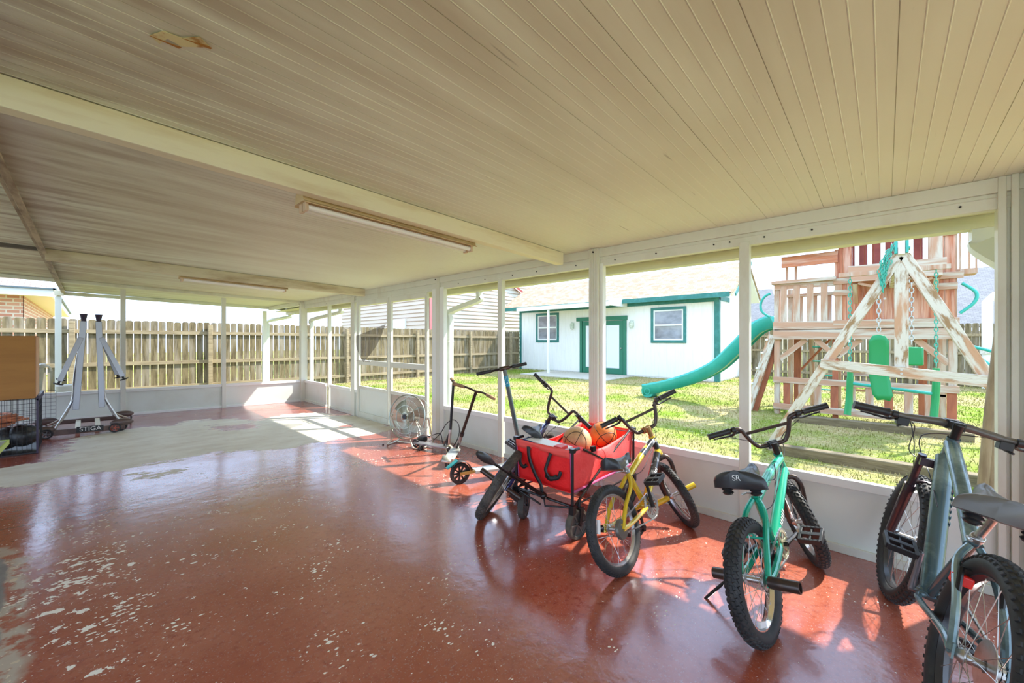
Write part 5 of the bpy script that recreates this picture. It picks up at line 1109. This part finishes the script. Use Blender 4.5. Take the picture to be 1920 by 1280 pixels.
def wagon_wheel(x_, y_, a_, r_=.098):
    ax_ = Vector((math.sin(a_), math.cos(a_), 0)); c0 = Vector((x_, y_, hf(x_)+r_)); m_ = MB(); m_.lathe([(r_-.02, -.022), (r_-.004, -.022), (r_, -.014), (r_, .014), (r_-.004, .022), (r_-.02, .022)], c0, ax_, 36, True); w_ = m_.build('wheel', RUBW, wg)
    m_ = MB(); m_.lathe([(0, -.016), (.018, -.018), (.022, -.006), (r_-.026, -.006), (r_-.02, -.018), (r_-.02, .018), (r_-.026, .006), (.022, .006), (.018, .018), (0, .016)], c0, ax_, 30); _, u, v = basis(ax_)
    for i in range(6): b_ = 2*PI*i/6; e = u*math.cos(b_)+v*math.sin(b_); m_.bar(c0+e*.015, c0+e*(r_-.022), .03, .010, ax_.cross(e))
    m_.build('wheel_centre', M('grey_wheel', (.10, .095, .09), .5) if 'grey_wheel' not in bpy.data.materials else bpy.data.materials['grey_wheel'], w_)
    m_ = MB(); 
    for s_ in (1, -1): m_.bar(c0+ax_*.03*s_, c0+ax_*.03*s_+Vector((.02, 0, .10)), .006, .028, ax_.cross(Vector((0, 0, 1))))
    m_.bar(c0+Vector((.02, 0, .10))-ax_*.035, c0+Vector((.02, 0, .10))+ax_*.035, .04, .012); m_.cyl(c0-ax_*.036, c0+ax_*.036, .008, seg=8); m_.cyl(c0+Vector((.025, 0, .10)), c0+Vector((.03, 0, .15)), .012, seg=10); m_.build('caster_fork', BLACKM, wg, smooth=False)
wagon_wheel(2.225, 1.965, -.45); wagon_wheel(2.235, 1.50, .1); wagon_wheel(3.02, 1.96, .1); wagon_wheel(3.02, 1.53, .1)
def basketball(c, r, mat, lab, rot):
    o_ = MB().sphere(c, r, seg=40, rings=24).build('basketball', mat, loc=(c[0], c[1], c[2]-r)); tag(o_, lab, 'ball'); R3 = Matrix.Rotation(rot[0], 3, 'X')@Matrix.Rotation(rot[1], 3, 'Z')@Matrix.Rotation(rot[2], 3, 'Y'); c0 = Vector(c); m_ = MB()
    ring = lambda f_: m_.tube([c0+R3@Vector(f_(2*PI*k/60)).normalized()*r*1.001 for k in range(60)], .0026, 6, True)
    ring(lambda a: (math.cos(a), math.sin(a), 0)); ring(lambda a: (math.cos(a), 0, math.sin(a)))
    for s_ in (1, -1): ring(lambda a: (s_*.72+.0*a, math.cos(a)*.72*(1-.0), math.sin(a)*.95))
    m_.build('seams', BLACK, o_); return o_
basketball((2.60, 1.745, .565), .112, BALLT, 'worn tan basketball in the red wagon, left of the orange one', (.5, .4, .2)); basketball((2.885, 1.68, .575), .106, BALLO, 'bright orange basketball in the red wagon, right of the tan one', (1.2, .9, .5))
t = thing('flat_box', 'white and blue cardboard packet lying along the front edge inside the red wagon', 'box', (2.27, 1.76, .56)); MB().box((2.20, 1.60, .585), (2.33, 1.93, .612), Matrix.Rotation(.06, 3, 'X')).build('carton', WHITE, t, bevel=.003); MB().box((2.195, 1.84, .60), (2.29, 1.95, .618), Matrix.Rotation(.06, 3, 'X')).build('blue_panel', M('dark_blue_print', (.03, .08, .25), .4), t); MB().box((2.195, 1.60, .595), (2.27, 1.665, .622)).build('red_panel', M('red_print', (.8, .08, .07), .5), t)
mb = MB(); mb.box((2.22, 1.56, .34), (2.45, 1.95, .585)); o_ = mb.build('packed_bundle', REDF, loc=(2.33, 1.75, .34), bevel=.03); tag(o_, 'folded red cloth bundle filling the front of the red wagon under the white packet', 'bundle')

# ================================================================== SCOOTERS
def swheel(t, c, r, ax_, w_=.012, hub=BLACK, tyre=RUB, sp=5, nm='wheel'):
    m_ = MB(); m_.lathe([(r*.72, -w_), (r*.92, -w_), (r, -w_*.5), (r, w_*.5), (r*.92, w_), (r*.72, w_)], c, ax_, 36, True); o_ = m_.build(nm, tyre, t); c0 = Vector(c); A_, u, v = basis(ax_)
    m_ = MB(); m_.lathe([(0, -w_), (r*.2, -w_), (r*.2, w_), (0, w_)], c, ax_, 20); m_.lathe([(r*.66, -w_*.8), (r*.74, -w_*.8), (r*.74, w_*.8), (r*.66, w_*.8)], c, ax_, 32, True)
    for i in range(sp): b_ = 2*PI*i/sp; e = u*math.cos(b_)+v*math.sin(b_); m_.bar(c0+e*r*.15, c0+e*r*.70, w_*1.2, r*.14, A_.cross(e))
    m_.build('wheel_core', hub, o_); return o_
# A: small folded-looking scooter with a straight stem
t = thing('kick_scooter', 'small black kick scooter with upright stem and brown T-bar, left of the pair', 'scooter', (2.86, 4.0, .01))
a = Vector((2.80, 4.27, hf(2.8)+.05)); b = Vector((2.93, 3.76, hf(2.93)+.05)); ax_ = (b-a).cross(Vector((0, 0, 1))).normalized()
swheel(t, a, .05, ax_); swheel(t, b, .05, ax_, tyre=M('pale_yellow_wheel', (.72, .64, .38), .5))
MB().bar(a+Vector((0, 0, .012)), b+Vector((0, 0, .02)), .10, .018).build('deck', ALUB, t, bevel=.005)
st0 = b+Vector((.0, .0, .04)); st1 = Vector((2.955, 3.715, .87)); MB().tube([b+Vector((.02, .02, 0)), st0+Vector((0, 0, .06)), st0.lerp(st1, .25)], .018, 12).build('steering_column', STEEL, t); MB().tube([st0.lerp(st1, .2), st1], .0165, 12).build('stem', BLACKM, t); MB().bar(st0+Vector((0, .09, -.02)), st0.lerp(st1, .2), .03, .02).build('folding_brace', BLACK, t)
hb1 = st1+Vector((.05, .105, .012)); hb2 = st1-Vector((.06, .12, .04)); hbo = MB().tube([hb1, hb2], .011, 10).build('handlebar', BLACKM, t)
for p, q_ in ((hb1, hb1.lerp(hb2, .36)), (hb2, hb2.lerp(hb1, .36))): MB().tube([p, p.lerp(q_, .1), q_], [.016, .02, .018], 12).build('grip', GRIPT, hbo)
# B: leaning scooter with wide silver deck
t = thing('kick_scooter', 'black-stemmed kick scooter with wide silver deck end, leaning over with brown winged bars', 'scooter', (2.72, 3.4, .01))
a = Vector((2.57, 3.33, hf(2.57)+.055)); b = Vector((2.93, 3.62, hf(2.93)+.055)); ax_ = (b-a).cross(Vector((.10, -.1, 1))).normalized()
swheel(t, a, .055, ax_); swheel(t, b, .055, ax_)
MB().bar(a+Vector((.03, .02, .02)), b+Vector((-.04, -.03, .04)), .11, .022, (.1, -.1, 1)).build('deck', M('silver_deck', (.58, .60, .55), .35, .6, (.4, .4, .35), 7), t, bevel=.006)
rows = []
for i in range(7):
    an = .2+i*.34; e = (a-b).normalized(); c0 = a+e*math.cos(an)*.068*-1*-1+Vector((0, 0, math.sin(an)*.068)); rows.append([tuple(c0-ax_*.05), tuple(c0), tuple(c0+ax_*.05)])
MB().grid(rows).build('rear_fender', bpy.data.materials['silver_deck'], t, solid=.004)
s0 = b+Vector((-.01, 0, .0)); s1 = Vector((2.755, 3.09, .815)); MB().tube([s0, s0.lerp(s1, .30)], .019, 12).build('steering_column', ALUB, t); MB().tube([s0.lerp(s1, .28), s0.lerp(s1, .33)], .024, 12).build('clamp', BLACK, t); MB().tube([s0.lerp(s1, .30), s1], .0165, 12).build('stem', BLACKM, t); MB().tube([s0+Vector((-.03, -.03, .02)), s0.lerp(s1, .22)], .012, 8).build('brace', BLACK, t)
hv = Vector((.28, -.36, 0)).normalized(); L_ = s1-hv*.235+Vector((-.02, 0, .085)); R_ = s1+hv*.20+Vector((.0, 0, -.075))
hbo = MB().tube(smoothpath([L_, s1-hv*.08+Vector((0, 0, .035)), s1, s1+hv*.07+Vector((0, 0, -.012)), R_], 4), .011, 10).build('handlebar', BROWNM, t)
for p in ((L_, s1-hv*.08+Vector((0, 0, .035))), (R_, s1+hv*.07+Vector((0, 0, -.012)))): MB().tube([p[0], p[0].lerp(p[1], .5), p[0].lerp(p[1], .75)], [.0175, .019, .016], 12).build('grip', GRIPT, hbo)
# C: tall scooter
t = thing('kick_scooter', 'tall grey kick scooter with black T-bar and teal rear fender, beside the leaning navy bicycle', 'scooter', (2.6, 2.8, .01))
a = Vector((2.35, 2.86, hf(2.35)+.098)); b = Vector((3.02, 2.66, hf(3.02)+.098)); ax_ = (b-a).cross(Vector((0, 0, 1))).normalized()
swheel(t, a, .098, ax_, .015, BLACK, RUB, 9); swheel(t, b, .098, ax_, .015, BLACK, RUB, 9)
MB().bar(a+Vector((.13, -.04, -.0)), b+Vector((-.14, .04, .0)), .12, .03, (0, 0, 1)).build('deck', M('silver_deck2', (.62, .64, .62), .35, .5), t, bevel=.006)
for s_ in (1, -1): MB().bar(a+ax_*.024*s_+Vector((-.01, .0, .0)), a+ax_*.024*s_+Vector((.18, -.053, -.0)), .006, .028).build('fork_plate', M('brass_plate', (.55, .38, .12), .35, .7) if 'brass_plate' not in bpy.data.materials else bpy.data.materials['brass_plate'], t)
TEALF = M('teal_fender', (.03, .30, .33), .3); rows = []; e = (b-a).normalized()
for i in range(9):
    an = .15+i*.30; c0 = a+e*math.cos(an)*.112+Vector((0, 0, math.sin(an)*.112)); rows.append([tuple(c0-ax_*.03), tuple(c0), tuple(c0+ax_*.03)])
MB().grid(rows).build('rear_fender', BLACK, t, solid=.004); MB().bar(a-e*.13+Vector((0, 0, .06)), a-e*.03+Vector((0, 0, .125)), .05, .012).build('brake_tab', TEALF, t, bevel=.003)
s0 = b+Vector((-.03, .01, .09)); s1 = Vector((2.76, 2.69, 1.075)); MB().tube([b+Vector((-.0, 0, 0)), b+Vector((-.02, 0, .13)), s0.lerp(s1, .08)], .022, 12).build('steering_column', TEALF, t)
MB().tube([s0, s1], [.024, .020], 16).build('stem', M('gunmetal_teal', (.13, .19, .20), .3, .5, (.2, .22, .2), 5), t); MB().tube([s0.lerp(s1, .80), s0.lerp(s1, .92)], .0222, 16).build('blue_label', M('cyan_label', (.02, .30, .45), .35, 0, (.5, .7, .75), 40, (1, 1, 1), .55, .6), t)
hv = Vector((.42, -.30, .10)).normalized(); hbo = MB().tube([s1-hv*.27, s1+hv*.22], .012, 10).build('handlebar', BLACKM, t)
MB().tube([s1-hv*.05+Vector((0, 0, 0)), s1+hv*.05], .022, 12).build('clamp', BROWNM, t)
for p, q_ in ((-.275, -.13), (.225, .10)): MB().tube([s1+hv*p, s1+hv*q_], .017, 12).build('grip', BLACK, hbo)
MB().tube([s1+hv*.08, s1+hv*.11], .020, 12).build('bell', BLACK, hbo)

# ================================================================== FLOOR FAN
t = thing('floor_fan', 'round chrome wire-cage floor fan tilted on a tubular stand by the screen doors', 'fan', (2.80, 4.42, .01)); fc_ = Vector((2.78, 4.42, .375)); nf = Vector((-.93, -.33, .16)).normalized(); A_, u, v = basis(nf); RF = .275
CAGE = M('cage_chrome', (.42, .45, .38), .28, .85)
cg = MB(); cg.torus(fc_+nf*.02, nf, RF, .008, 60, 8); cg.torus(fc_-nf*.11, nf, RF-.01, .004, 48, 6); cg.torus(fc_+nf*.062, nf, .05, .003, 30, 6); cg.torus(fc_+nf*.055, nf, .14, .003, 40, 6); cg.torus(fc_+nf*.046, nf, .21, .002, 40, 6)
for i in range(72):
    a_ = 2*PI*i/72; e = u*math.cos(a_)+v*math.sin(a_); e2 = u*math.cos(a_+.18)+v*math.sin(a_+.18)
    cg.tube([fc_+nf*.065+e*.03, fc_+nf*.056+(e+e2).normalized()*.14, fc_+nf*.03+e2*(RF-.01), fc_+nf*.015+e2*RF], .0011, 4, caps=False)
    if i % 2: cg.tube([fc_+nf*.015+e*RF, fc_-nf*.10+e*(RF-.01), fc_-nf*.125+e*.16, fc_-nf*.12+e*.06], .0012, 4, caps=False)
cg.build('cage', CAGE, t)
MB().lathe([(0, .075), (.028, .072), (.035, .06), (.035, .02), (0, .02)], fc_, nf, 24).build('badge', BLACK, t)
bl = MB()
for i in range(3):
    a_ = 2*PI*i/3+.5; rows = []
    for j in range(7):
        r_ = .05+.19*j/6; row = []
        for k in range(7):
            b_ = a_+(-.42+.84*k/6)*(1.0-.1*j/6)+.25*j/6; e = u*math.cos(b_)+v*math.sin(b_); row.append(tuple(fc_+e*r_-nf*(.035+.05*(k/6-.5))))
        rows.append(row)
    bl.grid(rows)
bl.build('blade', M('blade_grey', (.34, .36, .29), .35, .5), t, solid=.003)
MB().lathe([(0, -.02), (.06, -.03), (.07, -.06), (.07, -.16), (.05, -.19), (0, -.19)], fc_, nf, 24).build('motor', M('motor_grey', (.40, .38, .32), .4, .5), t)
sd_ = Vector((-nf.y, nf.x, 0)).normalized(); fz = hf(2.8)
sm_ = MB()
for s_ in (1, -1):
    pv = fc_+sd_*s_*(RF+.02)-nf*.03; q0 = Vector((pv.x, pv.y, 0))
    sm_.tube([pv, q0+Vector((.10, .0, fz+.03))-sd_*s_*.03], .010, 10); sm_.cyl(pv-sd_*s_*.03, pv+sd_*s_*.015, .014, seg=12)
    P = [q0+Vector((.10, 0, fz+.03))-sd_*s_*.03, q0+Vector((.0, -.03, fz+.014))-sd_*s_*.04, q0+Vector((-.12, -.05, fz+.012))-sd_*s_*.06, q0+Vector((-.16, -.05, fz+.03))-sd_*s_*.10, q0+Vector((-.12, -.02, fz+.10))-sd_*s_*.16]
    sm_.tube(smoothpath(P, 5), .009, 10)
a0 = fc_+sd_*(RF+.02); b0 = fc_-sd_*(RF+.02); sm_.tube([Vector((a0.x+.07, a0.y, fz+.014)), Vector((b0.x+.07, b0.y, fz+.014))], .010, 10)
sm_.build('stand', M('stand_pale_metal', (.60, .58, .48), .35, .7), t)
swheel(t, Vector((a0.x-.13, a0.y-.05, fz+.035)), .035, sd_, .012, BLACK)
MB().sphere((b0.x-.12, b0.y-.06, fz+.012), .012).build('foot', BLACK, t)
t = thing('power_cord', 'black power cord looped upright between the fan and the scooters', 'cord', (3.02, 4.05, 0)); P = [(2.95, 4.42, .06), (3.02, 4.25, .055), (3.06, 4.12, .16), (3.09, 4.02, .30), (3.10, 3.90, .36), (3.10, 3.80, .32), (3.09, 3.78, .20), (3.08, 3.86, .06), (3.08, 3.98, .02), (3.08, 4.08, .03), (3.08, 4.14, .15), (3.04, 4.26, .12), (2.92, 4.40, .05), (2.86, 4.36, .03)]
MB().tube(smoothpath(P, 6), .0055, 8).build('cable', BLACK, t)
t = MB().sphere((2.98, 4.40, .055), .05, (1.6, 1.1, .85)).build('coiled_cord_bundle', BLACK, loc=(2.98, 4.40, 0)); tag(t, 'dark bunched cord lump on the floor behind the fan foot', 'cord')

# ================================================================== TABLE TENNIS TABLE (folded upright)
t = thing('table_tennis_table', 'folded table tennis table on casters with two upright aluminium-edged halves', 'table', (0, 8.2, .09))
Y0, Y1 = 7.80, 8.55
def leaf(xb_, xt_, zb_, zt_, nm='table_half'):
    o_ = MB().add([(xb_-.012, Y0, zb_), (xb_+.012, Y0, zb_), (xb_+.012, Y1+.5, zb_), (xb_-.012, Y1+.5, zb_), (xt_-.012, Y0, zt_), (xt_+.012, Y0, zt_), (xt_+.012, Y1+.5, zt_), (xt_-.012, Y1+.5, zt_)], [(0,3,2,1),(4,5,6,7),(0,1,5,4),(1,2,6,5),(2,3,7,6),(3,0,4,7)]).build(nm, M('dark_table_top', (.05, .06, .16), .4) if 'dark_table_top' not in bpy.data.materials else bpy.data.materials['dark_table_top'], t)
    MB().bar((xb_, Y0-.01, zb_), (xt_, Y0-.01, zt_), .062, .03, (0, 1, 0)).build('edge_frame', ALUB, o_, bevel=.004)
    MB().lathe([(0, 0), (.022, 0), (.036, .085), (.04, .09), (.034, .095), (0, .095)], (xt_, Y0, zt_), (0, 0, 1), 16).build('corner_cup', M('dark_purple_cup', (.03, .02, .05), .4) if 'dark_purple_cup' not in bpy.data.materials else bpy.data.materials['dark_purple_cup'], o_)
leaf(-.105, -.035, .43, 1.60); leaf(.135, .105, .43, 1.60)
def leg_(p0, p1, w_=.055): o_ = MB().bar(p0, p1, w_, .03, (0, 1, 0)).build('leg', ALUB, t, bevel=.003); d_ = (Vector(p1)-Vector(p0)).normalized(); m_ = MB(); m_.cyl(Vector(p1), Vector(p1)+d_*.03, .012, seg=10); m_.lathe([(0, 0), (.05, 0), (.045, .014), (.02, .02), (0, .02)], Vector(p1)+d_*.03, d_, 16); m_.build('foot', BLACK, o_); return o_
leg_((-.06, 7.78, 1.38), (-.245, 7.74, .82)); leg_((.13, 7.78, 1.38), (.335, 7.74, .84)); leg_((.15, 8.25, 1.35), (.30, 8.2, .84)); leg_((-.09, 8.25, 1.3), (-.24, 8.25, .84), .05)
mb = MB()
for s_, c_ in ((1, .0), (-1, .03)):
    for yy in (7.86, 8.2): mb.tube(smoothpath([(c_+s_*.12, yy, 1.15), (c_+s_*.15, yy, .85), (c_+s_*.17, yy, .55), (c_+s_*.26, yy, .30), (c_+s_*.40, yy, .20)], 5), .012, 10)
    mb.tube([(c_+s_*.13, 7.86, .62), (c_+s_*.34, 7.84, .14)], .012, 10)
mb.build('linkage', STEEL, t)
mb = MB(); mb.bar((-.36, 7.80, .155), (.36, 7.80, .135), .04, .07); MB().bar((-.36, 8.62, .17), (.36, 8.62, .155), .04, .06).build('base_beam', M('dark_brown_beam2', (.10, .06, .05), .35, .3), t, bevel=.004); mb.build('base_beam', M('dark_brown_beam', (.10, .06, .05), .35, .3, (.2, .12, .09), 5), t, bevel=.004)
mb = MB()
for xx in (-.09, .10): mb.bar((xx, 7.82, .15), (xx, 8.62, .16), .05, .04)
mb.build('cross_member', ALUD, t, bevel=.003)
FNM = M('brown_fender', (.13, .09, .08), .35, .2)
for cx_, yy in ((-.40, 7.80), (.33, 7.80), (-.40, 8.62), (.38, 8.62)):
    MB().sphere((cx_, yy, .20), .12, (1.0, .32, .42)).build('caster_cover', FNM, t)
for cx_, yy, hb_ in ((-.36, 7.76, ALUB), (-.42, 7.86, ALUB), (.26, 7.76, M('red_hub', (.45, .1, .06), .4)), (.33, 7.86, BLACK), (.42, 8.66, ALUB), (-.44, 8.66, BLACK)):
    swheel(t, Vector((cx_, yy, hf(cx_)+.062)), .062, Vector((.18, 1, 0)), .016, hb_, RUB, 5, 'caster')
sg_ = MB().bar((-.10, 7.776, .165), (.15, 7.776, .155), .012, .072).build('brand_plate', BLACK, t, bevel=.004)
add_text(MB(), 'STIGA', .075, (.028, 7.768, .16), (1, 0, -.04), (0, 0, 1), .001).build('brand_lettering', WHITE, sg_, smooth=False)

# ================================================================== CRATE, BOX, PANEL, TABLE CORNER
t = thing('wire_crate', 'black wire dog crate on the floor at the left edge', 'crate', (-.85, 7.2, .1)); cx0, cx1, cy0, cy1, cz0, cz1 = -1.42, -.385, 6.87, 7.55, .095, .70
def wirepanel(nm, o, ux, uy, L, H_, nu, nv, r_=.0022, rb=.004):
    m_ = MB(); o = Vector(o); ux = Vector(ux); uy = Vector(uy)
    for i in range(nu+1): p = o+ux*(L*i/nu); m_.tube([p, p+uy*H_], rb if i in (0, nu) else r_, 5)
    for j in range(nv+1): p = o+uy*(H_*j/nv); m_.tube([p, p+ux*L], rb if j in (0, nv) else r_, 5)
    return m_.build(nm, WIRE, t)
H_ = cz1-cz0
wirepanel('front_panel', (cx0, cy0, cz0), (1, 0, 0), (0, 0, 1), cx1-cx0, H_, 30, 5); wirepanel('side_panel', (cx1, cy0, cz0), (0, 1, 0), (0, 0, 1), cy1-cy0, H_, 18, 5); wirepanel('back_panel', (cx0, cy1, cz0), (1, 0, 0), (0, 0, 1), cx1-cx0, H_, 22, 5); wirepanel('top_panel', (cx0, cy0, cz1), (1, 0, 0), (0, 1, 0), cx1-cx0, cy1-cy0, 22, 6); wirepanel('side_panel', (cx0, cy0, cz0), (0, 1, 0), (0, 0, 1), cy1-cy0, H_, 18, 5)
MB().box((cx0, cy0, cz0-.004), (cx1, cy1, cz0+.02)).build('tray', BLACK, t, bevel=.006); mb = MB(); mb.box((-.86, cy0-.012, .40), (-.68, cy0-.004, .44)); mb.tube([(-.83, cy0-.01, .36), (-.83, cy0-.01, .48)], .006); mb.tube([(-.71, cy0-.01, .36), (-.71, cy0-.01, .48)], .006); mb.build('door_latch', BLACKM, t)
mb = MB(); mb.box((cx1-.004, cy0-.005, cz1-.02), (cx1+.02, cy1, cz1+.03)); mb.box((cx1-.004, cy0-.005, cz0), (cx1+.012, cy0+.02, cz1)); mb.build('corner_bracket', M('purple_black', (.035, .02, .05), .4), t)
o_ = MB().box((-1.30, 6.83, .708), (-.392, 7.25, 1.395)).build('cardboard_box', CARD, loc=(-.85, 7.04, .708), bevel=.004); tag(o_, 'big plain brown cardboard box on top of the black wire crate', 'box'); MB().box((-.392, 6.85, .72), (-.386, 7.23, 1.385)).build('pale_side_face', CARDL, o_)  # paler sheet over the box's right-hand face
t2 = thing('garden_hose', 'tangled orange-brown hose heaped inside the wire crate', 'hose', (-.85, 7.15, .35)); R_ = random.Random(4); P = []
for i in range(70):
    a_ = i*.95; r_ = .12+.10*R_.random(); P.append((-.82+r_*2.2*math.cos(a_)*.8, 7.17+r_*math.sin(a_), .40+.10*R_.random()+.02*math.sin(i)))
MB().tube(smoothpath(P, 4), .013, 8).build('coils', ROPE, t2)
mb = MB(); R_ = random.Random(8)
for i in range(7): mb.sphere((-1.25+.125*i, 7.15+R_.uniform(-.06, .06), .25+R_.uniform(-.02, .03)), .13, (1, 1.2, .95), 16, 10)
o_ = mb.build('bag', BAG, loc=(-.86, 7.15, .12)); tag(o_, 'black bag slumped in the bottom of the wire crate under the hose', 'bag')
t = thing('mesh_rack', 'loose wire mesh panel standing beyond the crate against the far kick wall', 'panel', (-.5, 8.9, .1)); wirepanel('mesh', (-.72, 8.95, .10), (1, 0, 0), (0, .08, 1), .40, .50, 8, 9, .0018, .0025)
t = thing('folding_table', 'corner of a pale blue table top with lime edge at the left frame edge', 'table', (-.9, 4.6, .08))
MB().prism([(0, 0), (-1.2, .16), (-1.2, -1.2), (-.03, -1.0)], (-.405, 4.80, .575), (1, 0, 0), (0, 1, 0), (0, 0, .022)).build('table_top', BLUEP, t, bevel=.004)
MB().prism([(.004, .004), (-1.2, .165), (-1.2, .155), (-.004, -.004), (-.036, -1.0), (-.026, -1.0)], (-.405, 4.80, .567), (1, 0, 0), (0, 1, 0), (0, 0, .034)).build('edge_trim', LIME, t)
mb = MB()
for xx, yy in ((-.62, 4.62), (-.62, 3.95), (-1.45, 4.6), (-1.45, 3.95)): mb = MB(); mb.tube([(xx, yy, hf(xx)), (xx, yy, .575)], .015, 10); mb.build('leg', BLACKM, t)

# ================================================================== groups of like things
GROUPS = {'bicycle': 'bicycles parked along the screen wall', 'kick_scooter': 'kick scooters by the screen wall', 'basketball': 'basketballs in the red wagon', 'downspout': 'downspouts from the patio roof gutter', 'landscape_timber': 'landscape timbers on the lawn', 'wood_fence': 'picket fences around the yard', 'grey_roof_house': 'grey-roofed houses beyond the back fence'}
for o in list(C.objects):
    if o.parent is None and o.name.split('.')[0] in GROUPS: o['group'] = GROUPS[o.name.split('.')[0]]
